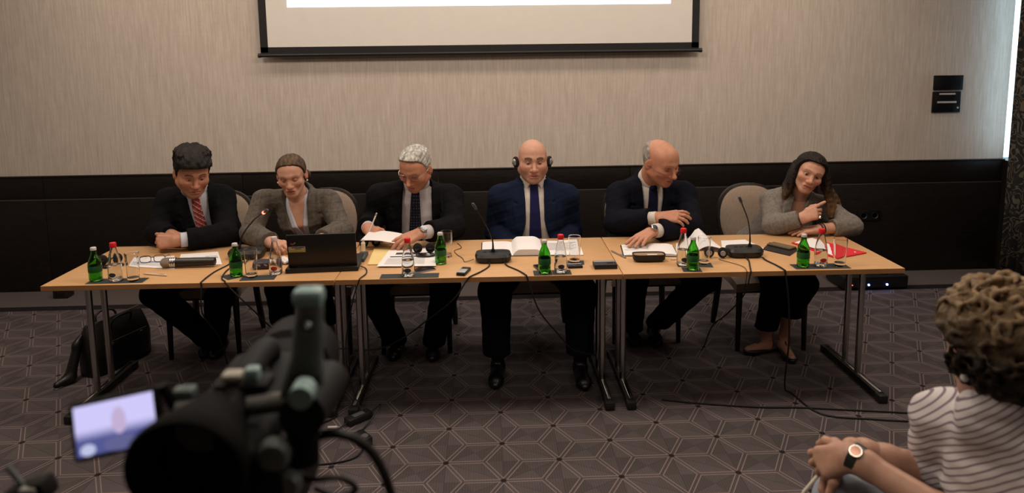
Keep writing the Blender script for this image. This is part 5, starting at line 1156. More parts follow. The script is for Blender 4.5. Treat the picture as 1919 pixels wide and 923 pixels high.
def mic_unit(x, y, rz, neck, lab, led=None):
    e = empty('gooseneck_microphone', (x, y, Z)); e.rotation_euler.z = rz; tag(e, lab, 'microphone', 'conference microphones')
    bm_ = MB(); n = 20
    def ring(ax, ay, z, sh=0.0): return [(ax * math.copysign(abs(math.cos(2 * PI * k / n)) ** 0.55, math.cos(2 * PI * k / n)), sh + ay * math.copysign(abs(math.sin(2 * PI * k / n)) ** 0.55, math.sin(2 * PI * k / n)), z) for k in range(n)]
    R = [ring(0.080, 0.050, 0.0), ring(0.092, 0.060, 0.012), ring(0.096, 0.062, 0.032), ring(0.090, 0.055, 0.046, 0.004), ring(0.05, 0.03, 0.049, 0.004)]
    bm_.add([p for r in R for p in r], [(a * n + k, a * n + (k + 1) % n, (a + 1) * n + (k + 1) % n, (a + 1) * n + k) for a in range(4) for k in range(n)] + [tuple(range(4 * n, 5 * n))])
    bm_.build('base', M_BLACK, e)
    MB().lathe([(0.0, 0.062), (0.010, 0.062), (0.013, 0.045)], (neck[0][0], neck[0][1], 0), 14).build('neck_socket', M_BLACKG, e)
    pts = arc([(p[0], p[1], p[2]) for p in neck], 8); nn = len(pts)
    MB().tube(pts, [0.0062 - 0.0026 * min(1, i / (nn * 0.3)) for i in range(nn)], 8).build('gooseneck', M_BLACKG, e)
    t = Vector(pts[-1]); d = (Vector(pts[-1]) - Vector(pts[-3])).normalized()
    MB().tube([t - d * 0.004, t + d * 0.004, t + d * 0.03, t + d * 0.036], [0.005, 0.0078, 0.0078, 0.004], 12).build('capsule', mat('grey_capsule', (0.10, 0.10, 0.105), 0.4, 0.5, var=0.2, scale=300), e)
    if led: MB().tube([t - d * 0.012, t + d * 0.0], 0.0085, 12).build('light_ring', mat('red_light', (0.9, 0.08, 0.05), 0.4, var=0, emit=(1.0, 0.10, 0.06), estr=7.0), e)
    MB().lathe([(0, 0), (0.011, 0), (0.011, 0.004), (0, 0.005)], (0.06, -0.062, 0.024), 14, Matrix.Rotation(PI / 2, 3, 'X')).build('volume_knob', M_BLACKG, e)
    for k in range(3): MB().box((-0.045 + 0.03 * k, 0.0, 0.050), (0.018, 0.012, 0.003), 0.001).build('button', M_BLACKG, e)
    return e
mic_unit(0.027, 3.600, 0.0, [(0.0, 0.0, 0.049), (-0.004, -0.005, 0.12), (-0.035, -0.02, 0.20), (-0.085, -0.05, 0.292)], 'black gooseneck microphone in the middle, left of the thick open book')
mic_unit(1.352, 3.590, 0.0, [(0.03, 0.0, 0.049), (0.027, -0.002, 0.12), (0.008, -0.015, 0.20), (-0.036, -0.035, 0.295)], 'black gooseneck microphone on the right table before the chair back')
mic_unit(-1.300, 3.770, 0.0, [(-0.04, 0.0, 0.049), (-0.01, -0.02, 0.13), (0.075, -0.08, 0.225), (0.150, -0.14, 0.278)], 'black gooseneck microphone with glowing red ring before the laptop woman', True)

def cable(name, pts, r, lab, cat='cable', n=6, m=None):
    o = MB().tube(arc(pts, n), r, 8).build(name, m or M_CABLE); return tag(o, lab, cat)
E5 = 0.004
cable('microphone_cable', [(0.005, 3.535, Z + 0.008), (0.003, 3.49, Z + E5), (-0.035, 3.41, Z + E5), (-0.085, fy(-0.08) + 0.004, Z + E5), (-0.105, fy(-0.1) - 0.006, Z - 0.012), (-0.172, 3.335, 0.61), (-0.315, 3.45, 0.462), (-0.431, 3.5, 0.36), (-0.572, 3.6, 0.258), (-0.72, 3.63, 0.235)], 0.0038, 'black cable hanging from the middle microphone toward the left table leg')
cable('microphone_cable', [(0.085, 3.535, Z + 0.008), (0.10, 3.49, Z + E5), (0.150, 3.41, Z + E5), (0.182, fy(0.18) + 0.004, Z + E5), (0.19, fy(0.19) - 0.006, Z - 0.012), (0.246, 3.34, 0.541), (0.362, 3.45, 0.358), (0.436, 3.5, 0.263), (0.564, 3.6, 0.186)], 0.0038, 'black cable hanging from the middle microphone toward the right')
cable('microphone_cable', [(1.341, 3.525, Z + 0.008), (1.338, 3.48, Z + E5), (1.312, 3.40, Z + E5), (1.288, fy(1.29) + 0.004, Z + E5), (1.283, fy(1.28) - 0.006, Z - 0.012), (1.261, 3.335, 0.593), (1.232, 3.5, 0.43), (1.197, 3.6, 0.333), (1.23, 3.85, 0.1), (1.276, 4.04, 0.006)], 0.0036, 'thin black cable dropping straight from the right microphone')
cable('microphone_cable', [(1.425, 3.525, Z + 0.008), (1.430, 3.48, Z + E5), (1.446, 3.40, Z + E5), (1.453, fy(1.45) + 0.004, Z + E5), (1.457, fy(1.45) - 0.006, Z - 0.012), (1.481, 3.32, 0.57), (1.519, 3.38, 0.33), (1.56, 3.50, 0.03), (1.585, 3.46, 0.006), (1.639, 3.245, 0.006), (1.872, 3.179, 0.006), (2.204, 3.118, 0.006), (2.7, 3.0, 0.006)], 0.0042, 'black cable looping from the right microphone down and across the carpet')
cable('microphone_cable', [(-1.345, 3.705, Z + 0.008), (-1.352, 3.62, Z + E5), (-1.378, 3.50, Z + E5), (-1.380, fy(-1.38) + 0.004, Z + E5), (-1.378, fy(-1.38) - 0.006, Z - 0.012), (-1.384, 3.345, 0.565), (-1.375, 3.5, 0.387), (-1.45, 3.8, 0.08), (-1.477, 3.93, 0.006)], 0.0036, 'black cable hanging beside the handheld microphone')
cable('microphone_cable', [(-1.268, 3.705, Z + 0.008), (-1.31, 3.60, Z + E5), (-1.322, 3.52, Z + E5), (-1.302, 3.40, Z + E5), (-1.268, fy(-1.27) + 0.004, Z + E5), (-1.255, fy(-1.25) - 0.006, Z - 0.012), (-1.16, 3.36, 0.586), (-1.054, 3.5, 0.378), (-0.90, 3.55, 0.29), (-0.74, 3.58, 0.27)], 0.0036, 'black cable hanging from the table edge below a coaster')
cable('laptop_cable', [(-0.648, 3.52, Z + 0.012), (-0.618, 3.50, Z + E5), (-0.605, 3.42, Z + E5), (-0.622, fy(-0.62) + 0.004, Z + E5), (-0.628, fy(-0.62) - 0.006, Z - 0.012), (-0.664, 3.35, 0.601), (-0.720, 3.41, 0.34), (-0.692, 3.42, 0.108), (-0.640, 3.38, 0.010)], 0.003, 'thin black cable hanging from the laptop corner')
cable('floor_cable', [(0.887, 3.44, 0.006), (1.068, 3.389, 0.006), (1.351, 3.332, 0.006), (1.56, 3.315, 0.006), (1.709, 3.29, 0.006), (2.056, 3.232, 0.006), (2.291, 3.182, 0.006), (2.8, 3.09, 0.006)], 0.0042, 'long black cable lying across the carpet on the right')

# laptop seen from behind its lid
lp = empty('laptop', (-0.835, 3.535, Z)); lp.rotation_euler.z = 0.055; tag(lp, 'open black laptop seen from behind, small stickers on its lid', 'laptop')
M_LAP = mat('laptop_black', (0.007, 0.007, 0.0075), 0.45, var=0.2, scale=90)
MB().box((0, 0.055, 0.013), (0.360, 0.250, 0.022), 0.005).build('base', M_LAP, lp)
TL = Matrix.Translation((0, -0.045, 0.024)) @ Matrix.Rotation(0.17, 4, 'X')
lid = MB().box(TL @ Vector((0.004, 0, 0.088)), (0.338, 0.008, 0.180), 0.003, TL.to_3x3()).build('lid', M_LAP, lp)
for x in (-0.1, 0.1): MB().tube([(x - 0.025, -0.045, 0.026), (x + 0.025, -0.045, 0.026)], 0.006, 10).build('hinge', M_BLACKG, lp)
MB().box(TL @ Vector((-0.117, -0.0047, 0.107)), (0.082, 0.0008, 0.017), 0, TL.to_3x3()).build('sticker', mat('sticker_cream', (0.52, 0.40, 0.30), 0.6, var=0.08), lid, smooth=False)
MB().box(TL @ Vector((-0.117, -0.0047, 0.092)), (0.082, 0.0008, 0.013), 0, TL.to_3x3()).build('sticker', mat('sticker_yellow', (0.46, 0.38, 0.08), 0.6, var=0.08), lid, smooth=False)
for zz, wd in ((0.111, 0.062), (0.104, 0.030)): MB().box(TL @ Vector((-0.112, -0.0053, zz)), (wd, 0.0005, 0.004), 0, TL.to_3x3()).build('printed_line', M_DARKP, lid, smooth=False)
MB().box(TL @ Vector((-0.140, -0.0047, 0.130)), (0.014, 0.0008, 0.007), 0, TL.to_3x3() @ Matrix.Rotation(0.3, 3, 'Y')).build('red_mark', mat('mark_red', (0.42, 0.04, 0.02), 0.5, var=0.1), lid, smooth=False)
MB().box(TL @ Vector((-0.127, -0.0047, 0.134)), (0.012, 0.0008, 0.005), 0, TL.to_3x3() @ Matrix.Rotation(-0.7, 3, 'Y')).build('grey_mark', M_SILV, lid, smooth=False)
MB().box((0, 0.06, 0.0245), (0.30, 0.11, 0.001)).build('keyboard', M_BLACKG, lp, smooth=False)

# small things around the laptop
o = empty('dark_pouch', (-1.152, 3.572, Z)); o.rotation_euler.z = 0.10; tag(o, 'small dark purple pouch with silver specks beside the clear bottle', 'pouch')
MB().box((0, 0, 0.020), (0.095, 0.075, 0.038), 0.012, seg=3).build('body', mat('purple_leather', (0.035, 0.025, 0.038), 0.45, var=0.2), o)
for x in (-0.015, 0.018): MB().box((x, -0.039, 0.024), (0.016, 0.002, 0.007), 0, Matrix.Rotation(0.5, 3, 'Y')).build('clasp', M_SILV, o, smooth=False)
o = empty('tissue_packet', (-1.065, 3.640, Z)); tag(o, 'crumpled white tissue behind the pale capped bottle', 'tissue')
MB().sheet([[(-0.045 + 0.09 * u, -0.03 + 0.06 * v, 0.010 + 0.022 * abs(math.sin(5 * u + 3 * v)) * (1 - abs(2 * u - 1) ** 3)) for v in np.linspace(0, 1, 9)] for u in np.linspace(0, 1, 11)], 0.008).build('tissue', M_PAPER2, o)
o = empty('small_green_box', (-0.672, 3.700, Z)); tag(o, 'dark green card box right of the laptop', 'box')
MB().box((0, 0, 0.010), (0.045, 0.14, 0.020), 0.003).build('body', mat('dark_green_card', (0.035, 0.055, 0.05), 0.6, var=0.1), o)
MB().box((0, 0.03, 0.0205), (0.04, 0.03, 0.001)).build('flap', M_MAT, o, smooth=False)
o = empty('white_tube', (-0.690, 3.850, Z)); tag(o, 'small white tube standing behind the laptop corner', 'tube')
MB().lathe([(0, 0), (0.012, 0), (0.012, 0.045), (0.006, 0.050), (0.006, 0.062), (0, 0.063)], n=14).build('body', M_CREAM, o)
MB().lathe([(0.0065, 0.050), (0.0075, 0.051), (0.0075, 0.064), (0, 0.065)], n=14).build('cap', M_CAPW, o)

def headset(x, y, rz, lab, rec=True, white=False):
    e = empty('headset', (x, y, Z)); e.rotation_euler.z = rz; tag(e, lab, 'headset', 'interpretation headsets')
    for s in (-1, 1):
        MB().sphere((s * 0.034, 0.0, 0.030), 0.028, 16, 10, sc=(0.92, 0.62, 1.02)).build('ear_pad', M_FOAM, e)
        MB().lathe([(0, 0), (0.014, 0), (0.013, 0.006), (0, 0.008)], (s * 0.034, -0.0165, 0.030), 16, Matrix.Rotation(PI / 2, 3, 'X')).build('ear_disc', M_SILV if white else M_BLACKG, e)
    MB().tube(arc([(-0.036, 0.018, 0.030), (-0.05, 0.075, 0.012), (0.0, 0.120, 0.006), (0.05, 0.075, 0.012), (0.036, 0.018, 0.030)], 8), 0.004, 8).build('band', M_BLACK, e)
    if rec:
        r_ = MB(); n = 20; R = []
        for a_, z_ in ((0.9, 0.0), (1.0, 0.004), (1.0, 0.010), (0.85, 0.014)): R.append([(0.012 + 0.052 * a_ * math.cos(2 * PI * k / n), -0.055 + 0.024 * a_ * math.sin(2 * PI * k / n), z_) for k in range(n)])
        r_.add([p for q in R for p in q], [(a * n + k, a * n + (k + 1) % n, (a + 1) * n + (k + 1) % n, (a + 1) * n + k) for a in range(3) for k in range(n)] + [tuple(range(3 * n, 4 * n)), tuple(reversed(range(n)))])
        rr = r_.build('receiver', M_BLACKG, e); MB().sphere((0.026, -0.060, 0.0145), 0.010, 12, 6, sc=(1, 0.55, 0.15)).build('white_button', M_CAPW, rr)
    return e
h3 = headset(-0.345, 3.735, 0.0, 'black headset with receiver lying on the papers beside a green bottle'); h3.location.z = Z + 0.0105
headset(-1.985, 3.690, 0.5, 'black headset behind the bottles at the left end')
headset(1.192, 3.560, -0.2, 'black headset with silver discs beside the right microphone', False, True)
hB = headset(-0.665, 3.925, 0.3, 'black headset half hidden under the held sheet', False)

def recorder(x, y, rz, lab, sz=(0.045, 0.105, 0.016), light=True):
    e = empty('voice_recorder', (x, y, Z)); e.rotation_euler.z = rz; tag(e, lab, 'recorder')
    MB().box((0, 0, sz[2] / 2), sz, 0.004).build('body', M_BLACK, e)
    if light:
        MB().box((0, -sz[1] * 0.15, sz[2] + 0.0005), (sz[0] * 0.86, sz[1] * 0.55, 0.002), 0.0008).build('front_panel', mat('recorder_silver', (0.45, 0.46, 0.48), 0.35, 0.3, var=0.05), e)
        MB().box((0, sz[1] * 0.28, sz[2] + 0.0005), (sz[0] * 0.7, sz[1] * 0.25, 0.001)).build('display', M_BLACKG, e, smooth=False)
    else:
        MB().box((0, sz[1] * 0.3, sz[2] + 0.0005), (sz[0] * 0.95, sz[1] * 0.3, 0.002), 0.0008).build('silver_edge', M_SILV, e)
        MB().box((sz[0] * 0.2, -sz[1] * 0.1, sz[2] + 0.0005), (sz[0] * 0.25, sz[1] * 0.2, 0.001)).build('display', M_BLACKG, e, smooth=False)
recorder(-0.122, 3.405, -0.28, 'small silver voice recorder near the front edge beside the middle microphone')
recorder(0.588, 3.445, 0.0, 'black voice recorder lying flat between the two right tables', (0.115, 0.075, 0.024), False)
recorder(0.437, 3.455, 0.05, 'small flat black recorder below the drinking glass before the man in blue', (0.075, 0.045, 0.014), False)
o = empty('phone', (0.270, 3.455, Z)); o.rotation_euler.z = 0.25; tag(o, 'dark phone lying behind a green bottle before the man in blue', 'phone')
MB().box((0, 0, 0.005), (0.068, 0.085, 0.010), 0.004).build('body', M_BLACKG, o); MB().box((0, 0, 0.0102), (0.058, 0.065, 0.0008)).build('display', mat('screen_off', (0.01, 0.012, 0.014), 0.1, var=0.05), o, smooth=False)
o = empty('black_tablet', (-0.335, 3.462, Z)); o.rotation_euler.z = 0.55; tag(o, 'dark tablet edge sticking out under the striped sheet', 'tablet')
MB().box((0, 0, 0.003), (0.13, 0.07, 0.006), 0.002).build('body', M_BLACKG, o); MB().box((0, -0.036, 0.003), (0.125, 0.003, 0.004)).build('metal_edge', M_SILV, o, smooth=False)
# open glasses case
o = empty('glasses_case', (0.832, 3.535, Z)); o.rotation_euler.z = -0.02; tag(o, 'open black glasses case with tan lining beside the notebook', 'glasses case')
n = 24
def rr(ax, ay, z): return [(ax * math.copysign(abs(math.cos(2 * PI * k / n)) ** 0.5, math.cos(2 * PI * k / n)), ay * math.copysign(abs(math.sin(2 * PI * k / n)) ** 0.5, math.sin(2 * PI * k / n)), z) for k in range(n)]
R = [rr(0.068, 0.024, 0.0), rr(0.082, 0.036, 0.012), rr(0.085, 0.039, 0.040), rr(0.081, 0.035, 0.040), rr(0.078, 0.032, 0.034)]
MB().add([p for q in R for p in q], [(a * n + k, a * n + (k + 1) % n, (a + 1) * n + (k + 1) % n, (a + 1) * n + k) for a in range(4) for k in range(n)] + [tuple(reversed(range(n)))]).build('shell', M_BLACK, o)
MB().prism([(p[0], p[1]) for p in rr(0.079, 0.033, 0)], 0.033, 0.035).build('lining', mat('tan_lining', (0.30, 0.19, 0.10), 0.8, var=0.1), o)
MB().box((0.015, -0.012, 0.0365), (0.05, 0.012, 0.002)).build('white_cloth', M_PAPER2, o, smooth=False)
cable('headset_wire', [(1.195, 3.52, Z + 0.004), (1.235, 3.46, Z + 0.004), (1.262, 3.42, Z + 0.004), (1.275, 3.375, Z + 0.004), (1.268, fy(1.27) + 0.004, Z + 0.003), (1.266, fy(1.27) - 0.006, Z - 0.012), (1.262, 3.33, 0.60)], 0.0016, 'thin wire running from the right headset over the table edge')
cable('headset_wire', [(-0.075, 3.60, Z + 0.01), (-0.12, 3.585, Z + 0.003), (-0.135, 3.65, Z + 0.003), (-0.165, 3.72, Z + 0.003), (-0.185, 3.80, Z + 0.003), (-0.150, 3.85, Z + 0.003), (-0.155, 3.90, Z + 0.003), (-0.175, 3.96, Z + 0.003)], 0.0016, 'thin wire curling on the table left of the middle microphone')

# ------------------------------------------------------------------ things on the floor
bag = empty('black_briefcase', (-2.215, 4.10, 0)); bag.rotation_euler.z = 1.20; tag(bag, 'black leather briefcase standing on the carpet under the left table', 'bag')
M_LEA = mat('black_leather', (0.008, 0.0075, 0.0075), 0.38, var=0.2, scale=50, bump=0.15, bscale=150)
prims = [EL((0, 0, 0), (1, 1, 1))]
vs = []; R = []
for z, ax, ay in ((0.0, 0.20, 0.075), (0.012, 0.21, 0.082), (0.15, 0.212, 0.085), (0.22, 0.205, 0.06), (0.265, 0.195, 0.030), (0.285, 0.185, 0.018)):
    R.append([(ax * math.copysign(abs(math.cos(2 * PI * k / 28)) ** 0.35, math.cos(2 * PI * k / 28)), ay * math.copysign(abs(math.sin(2 * PI * k / 28)) ** 0.6, math.sin(2 * PI * k / 28)), z + 0.012 * math.sin(3 * k / 28 * 6.28) * (z > 0.2)) for k in range(28)])
MB().add([p for q in R for p in q], [(a * 28 + k, a * 28 + (k + 1) % 28, (a + 1) * 28 + (k + 1) % 28, (a + 1) * 28 + k) for a in range(5) for k in range(28)] + [tuple(range(140, 168)), tuple(reversed(range(28)))]).build('body', M_LEA, bag)
MB().tube([(-0.18, -0.0, 0.292), (0.0, 0.0, 0.290), (0.18, 0, 0.292)], 0.004, 6).build('zip', mat('zip_metal', (0.16, 0.14, 0.11), 0.4, 0.7, var=0.2), bag)
for s in (-1, 1): MB().tube(arc([(-0.07, s * 0.05, 0.25), (-0.06, s * 0.07, 0.30), (0.0, s * 0.085, 0.315), (0.06, s * 0.07, 0.30), (0.07, s * 0.05, 0.25)]), 0.007, 8).build('handle', M_LEA, bag)
MB().box((0.0, -0.086, 0.11), (0.30, 0.012, 0.15), 0.005).build('front_pocket', M_LEA, bag)
for x in (-0.10, 0.10): MB().box((x, -0.094, 0.17), (0.018, 0.006, 0.014), 0.002).build('buckle', mat('buckle_steel', (0.25, 0.24, 0.22), 0.3, 0.9, var=0.1), bag)
bt = empty('leather_case', (-2.345, 3.845, 0)); bt.rotation_euler.z = 1.1; tag(bt, 'slim black leather case leaning at the near end of the briefcase', 'bag')
g = solid([RC((0.0, 0, 0.03), (0.06, 0.0, 0.20), 0.030, 0.022, 0.02), RC((-0.075, 0, 0.020), (0.0, 0, 0.03), 0.018, 0.030, 0.02), RC((0.05, 0, 0.2), (0.085, 0, 0.24), 0.020, 0.014, 0.02)], 0.006); x_, y_, z_ = g.xyz(); g.D = np.maximum(g.D, 0.002 - z_)
MESH().add(*g.mesh(), (1, 1, 1)).build('body', M_LEA, bt)
MB().box((-0.07, 0.0, 0.004), (0.04, 0.03, 0.006), 0.002).build('metal_tip', M_SILV, bt)

o = empty('power_adapter', (-0.655, 3.330, 0)); o.rotation_euler.z = 0.75; tag(o, 'black power adapter brick on the carpet below the table joint', 'power adapter')
MB().box((0, 0, 0.018), (0.135, 0.058, 0.034), 0.006).build('brick', M_BLACK, o); MB().box((0.0, 0, 0.0355), (0.06, 0.03, 0.0008)).build('rating_label', mat('label_grey', (0.08, 0.08, 0.085), 0.5, var=0.1), o, smooth=False)
o = empty('power_plug', (-0.600, 3.125, 0)); o.rotation_euler.z = -0.9; tag(o, 'black plug adapter on the carpet nearest the video camera', 'plug')
MB().box((0, 0, 0.022), (0.10, 0.055, 0.042), 0.008).build('body', M_BLACK, o)
MB().lathe([(0, 0), (0.018, 0), (0.016, 0.004), (0, 0.003)], (0.02, 0, 0.043), 16).build('socket_face', mat('socket_grey', (0.10, 0.095, 0.09), 0.5, var=0.1), o)
o = empty('connector_tab', (-0.770, 3.262, 0)); tag(o, 'small white connector tab on the carpet beside the adapter', 'connector')
MB().box((0, 0, 0.006), (0.045, 0.016, 0.010), 0.002).build('body', M_CAPW, o); MB().box((0.028, 0, 0.006), (0.014, 0.010, 0.006), 0.001).build('contact', M_SILV, o)
cable('power_cable', [(-0.705, 3.285, 0.012), (-0.76, 3.23, 0.006), (-0.86, 3.24, 0.006), (-0.95, 3.34, 0.006), (-0.85, 3.45, 0.006), (-0.77, 3.38, 0.006), (-0.86, 3.28, 0.006), (-0.97, 3.19, 0.006), (-1.06, 3.25, 0.006)], 0.004, 'tangled black power cable on the carpet below the table joint')
cable('power_cable', [(-0.610, 3.375, 0.012), (-0.565, 3.43, 0.03), (-0.555, 3.36, 0.05), (-0.60, 3.28, 0.012), (-0.63, 3.19, 0.008), (-0.622, 3.155, 0.015)], 0.004, 'looped black cable joining the adapter brick and the plug')
cable('power_cable', [(-0.575, 3.085, 0.012), (-0.62, 2.99, 0.006), (-0.75, 2.95, 0.006), (-0.86, 2.97, 0.006), (-0.93, 3.04, 0.006), (-1.1, 3.05, 0.006)], 0.004, 'black cable running from the plug to the left over the carpet')

av = empty('amplifier', (2.90, 5.16, 0)); tag(av, 'black flat amplifier with blue lights on the floor by the wall', 'amplifier')
MB().box((0, 0, 0.062), (0.50, 0.27, 0.09), 0.006).build('case', M_BLACK, av)
for x in (-0.2, 0.2):
    for y in (-0.1, 0.1): MB().lathe([(0, 0), (0.015, 0), (0.017, 0.018), (0, 0.018)], (x, y, 0), 12).build('rubber_foot', M_FOOT, av)
MB().box((0, -0.137, 0.062), (0.48, 0.006, 0.078), 0.002).build('front_panel', M_BLACKG, av)
mbl = mat('blue_led', (0.3, 0.4, 1.0), 0.3, var=0, emit=(0.16, 0.24, 1.0), estr=40.0)
for x in (-0.055, 0.085): MB().sphere((x, -0.142, 0.045), 0.007, 10, 8).build('blue_light', mbl, av)
MB().sphere((-0.18, -0.142, 0.045), 0.004, 10, 8).build('red_light', mat('red_led', (1.0, 0.1, 0.05), 0.3, var=0, emit=(1.0, 0.08, 0.04), estr=5.0), av)
fb = empty('floor_box', (-3.235, 5.33, 0)); tag(fb, 'small black box on the floor by the wall beyond the left table end', 'box')
MB().box((0, 0, 0.033), (0.11, 0.09, 0.062), 0.006).build('case', M_BLACK, fb); MB().box((0, -0.046, 0.036), (0.07, 0.004, 0.03), 0.001).build('cover_plate', M_BLACKG, fb)
# ------------------------------------------------------------------ foreground: listener with curly hair
def stripe_mat():
    m = bpy.data.materials.new('striped_shirt'); m.use_nodes = True; N = m.node_tree.nodes; L = m.node_tree.links; b = N['Principled BSDF']; b.inputs['Roughness'].default_value = 0.85; b.inputs['Specular IOR Level'].default_value = 0.2
    tc = N.new('ShaderNodeTexCoord'); nz = N.new('ShaderNodeTexNoise'); nz.inputs['Scale'].default_value = 6; L.new(tc.outputs['Object'], nz.inputs['Vector'])
    d = N.new('ShaderNodeVectorMath'); d.operation = 'DOT_PRODUCT'; L.new(tc.outputs['Object'], d.inputs[0]); d.inputs[1].default_value = tuple(U((-0.60, 0.50, 0.75)))
    ad = N.new('ShaderNodeMath'); ad.operation = 'MULTIPLY_ADD'; L.new(nz.outputs['Fac'], ad.inputs[0]); ad.inputs[1].default_value = 0.012; L.new(d.outputs['Value'], ad.inputs[2])
    mu = N.new('ShaderNodeMath'); mu.operation = 'DIVIDE'; L.new(ad.outputs[0], mu.inputs[0]); mu.inputs[1].default_value = 0.0125
    fr = N.new('ShaderNodeMath'); fr.operation = 'FRACT'; L.new(mu.outputs[0], fr.inputs[0])
    rp = N.new('ShaderNodeValToRGB'); L.new(fr.outputs[0], rp.inputs[0]); rp.color_ramp.interpolation = 'CONSTANT'; e = rp.color_ramp.elements
    e[0].position = 0.0; e[0].color = (0.20, 0.15, 0.185, 1); e[1].position = 0.27; e[1].color = (0.58, 0.545, 0.55, 1)
    L.new(rp.outputs[0], b.inputs['Base Color']); return m
def listener():
    B = BODY((1.27, 1.36, 0.56), (1.062, 1.345, 1.030), (1.110, 1.180, 0.965), (1.050, 1.495, 0.945), 1.0, True)
    # chest faces left: front = -X
    B.R = np.array([U(B.shL - B.shR - B.R[2] * ((B.shL - B.shR) @ B.R[2])), np.zeros(3), B.R[2]]); f = np.cross(B.R[2], B.R[0]); B.R[1] = f if f[0] < 0 else -f
    H = HEAD((1.055, 1.360, 1.172), (-163, 8, 2), 1.02, True)
    P = PERSON('listener with short curly hair and striped shirt in the right foreground, seen from behind', B, H, (0.50, 0.285, 0.20)); P.e['group'] = 'listeners in the foreground'
    P.head(0.050, 0.3, chest=True, h=0.0035)
    elR, wrR = (1.075, 1.540, 0.775), (0.858, 1.545, 0.852); elL, wrL = (1.045, 1.150, 0.800), (0.826, 1.480, 0.872)
    P.limb([RC(B.shR, elR, 0.045, 0.040), RC(elR, (0.94, 1.54, 0.82), 0.040, 0.036), RC((0.94, 1.54, 0.82), wrR, 0.036, 0.026)], 0.005)
    P.limb([RC(B.shL, elL, 0.045, 0.040), RC(elL, (0.94, 1.325, 0.83), 0.042, 0.037), RC((0.94, 1.325, 0.83), wrL, 0.037, 0.026)], 0.005)
    P.arm_hand(elL, wrL, (-0.55, 0.62, -0.56), (-0.55, -0.55, 0.62), 1, 0.98, curl=[(0.45, 0.6, 0.4), (0.55, 0.7, 0.4), (0.65, 0.7, 0.4), (0.75, 0.7, 0.4)], thumb=(0.5, 0.3), spread=0.1)
    P.arm_hand(elR, wrR, (-0.55, 0.15, -0.82), (-0.5, 0.7, 0.5), -1, 0.98, curl=(0.5, 0.5, 0.5, 0.5)); P.done()
    q = B.s; prims = [B.torso(), RC(B.n, B.n + (H.P(0, -0.03, -0.06) - B.n) * 0.45, 0.068, 0.062, 0.03)]
    cut = []
    for side, el in (('L', elL), ('R', elR)):
        sh = B.shL if side == 'L' else B.shR; el = np.array(el); e2 = sh + (el - sh) * 0.80
        prims += [RC(B.n + (sh - B.n) * 0.25 - B.R[2] * 0.03, sh, 0.046, 0.054, 0.03), RC(sh, e2, 0.054, 0.060, 0.03)]; cut.append((e2, el - sh))
    g = solid(prims, 0.006, 0.014); x, y, z = g.xyz(); g.D = g.D + 0.006 * wob(x, y, z, 30) + 0.003 * wob(x, y, z, 70)
    nd = U(H.P(0, -0.03, -0.06) - B.n); nx = [x - B.n[0], y - B.n[1], z - B.n[2]]; ax = sum(nx[i] * nd[i] for i in range(3)); rho = np.sqrt(sum((nx[i] - ax * nd[i]) ** 2 for i in range(3)))
    g.D = np.maximum(g.D, -np.maximum(rho - 0.054, -0.01 - ax))
    for w_, d_ in cut: plane_cut(g, w_, d_, 0.09)
    p, f = g.mesh(); M = MESH(); l = p - B.p
    M.add(p, f, (1, 1, 1)); P.wear(M, 'shirt', stripe_mat())
    # pale jeans, legs crossed under the hands
    jm = tint_mat('pale_denim', 0.85, 0.12, 90, 0.1, 350)
    M = trousers(B, [((1.24, 1.44, 0.53), (0.86, 1.56, 0.70), (0.66, 1.42, 0.34)), ((1.24, 1.26, 0.53), (0.80, 1.40, 0.56), (0.83, 1.43, 0.12))], (0.30, 0.34, 0.40), (0.085, 0.070, 0.058), cutz=0.1); P.wear(M, 'jeans', jm)
    for a, t in (((0.66, 1.42, 0.33), (0.52, 1.50, 0.24)),):
        g = solid([RC(a, t, 0.04, 0.025)], 0.006); MS = MESH(); MS.add(*g.mesh(), (0.02, 0.02, 0.02)); P.wear(MS, 'shoe', M_SHOE)
    MS = MESH(); shoe(MS, (0.83, 1.43, 0.09), (0.70, 1.52, 0), (0.02, 0.02, 0.02)); P.wear(MS, 'shoe', M_SHOE)
    # tousled curls: tufts growing out of a thick cap
    rnd = random.Random(11); ex = []
    for k in range(330):
        th = rnd.random() * 2 * PI; cz = rnd.uniform(-0.95, 1.0); sz = math.sqrt(max(0, 1 - cz * cz))
        n = np.array([sz * math.cos(th), sz * math.sin(th), cz])
        if n[1] > 0.35 and cz < 0.55: continue
        p = np.array([0, -0.016, 0.028]) + n * np.array([0.096, 0.114, 0.108]); t1 = U(np.cross(n, [rnd.uniform(-1, 1), rnd.uniform(-1, 1), rnd.uniform(-1, 1)])); t2 = np.cross(n, t1)
        r0 = rnd.uniform(0.010, 0.022); ln = rnd.uniform(0.9, 1.5); pts = []
        for i in range(6):
            a = i / 5 * 3.6 * ln; pts.append(H.P(*(p + n * (0.012 * math.sin(a) + 0.007 * i / 5 + (0.012 if cz > 0.5 else 0) * i / 5) + t1 * r0 * math.sin(a) + t2 * r0 * (1 - math.cos(a)))))
        for i in range(5): ex.append(RC(pts[i], pts[i + 1], 0.0068 - 0.0009 * i, 0.0068 - 0.0009 * (i + 1), 0.004))
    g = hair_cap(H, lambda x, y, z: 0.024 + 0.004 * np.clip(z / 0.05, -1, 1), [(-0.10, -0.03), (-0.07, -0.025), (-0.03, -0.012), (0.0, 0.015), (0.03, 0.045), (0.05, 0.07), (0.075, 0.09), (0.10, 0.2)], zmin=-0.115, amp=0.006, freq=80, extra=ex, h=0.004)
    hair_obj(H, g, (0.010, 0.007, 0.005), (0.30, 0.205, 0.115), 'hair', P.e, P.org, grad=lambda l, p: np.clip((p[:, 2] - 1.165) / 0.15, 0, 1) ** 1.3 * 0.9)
    MB().sphere(Vector(H.P(0.088, 0.010, -0.042)) - Vector(P.org), 0.0085, 12, 8).build('pearl_earring', mat('pearl_white', (0.8, 0.78, 0.75), 0.25, var=0.02), P.e)
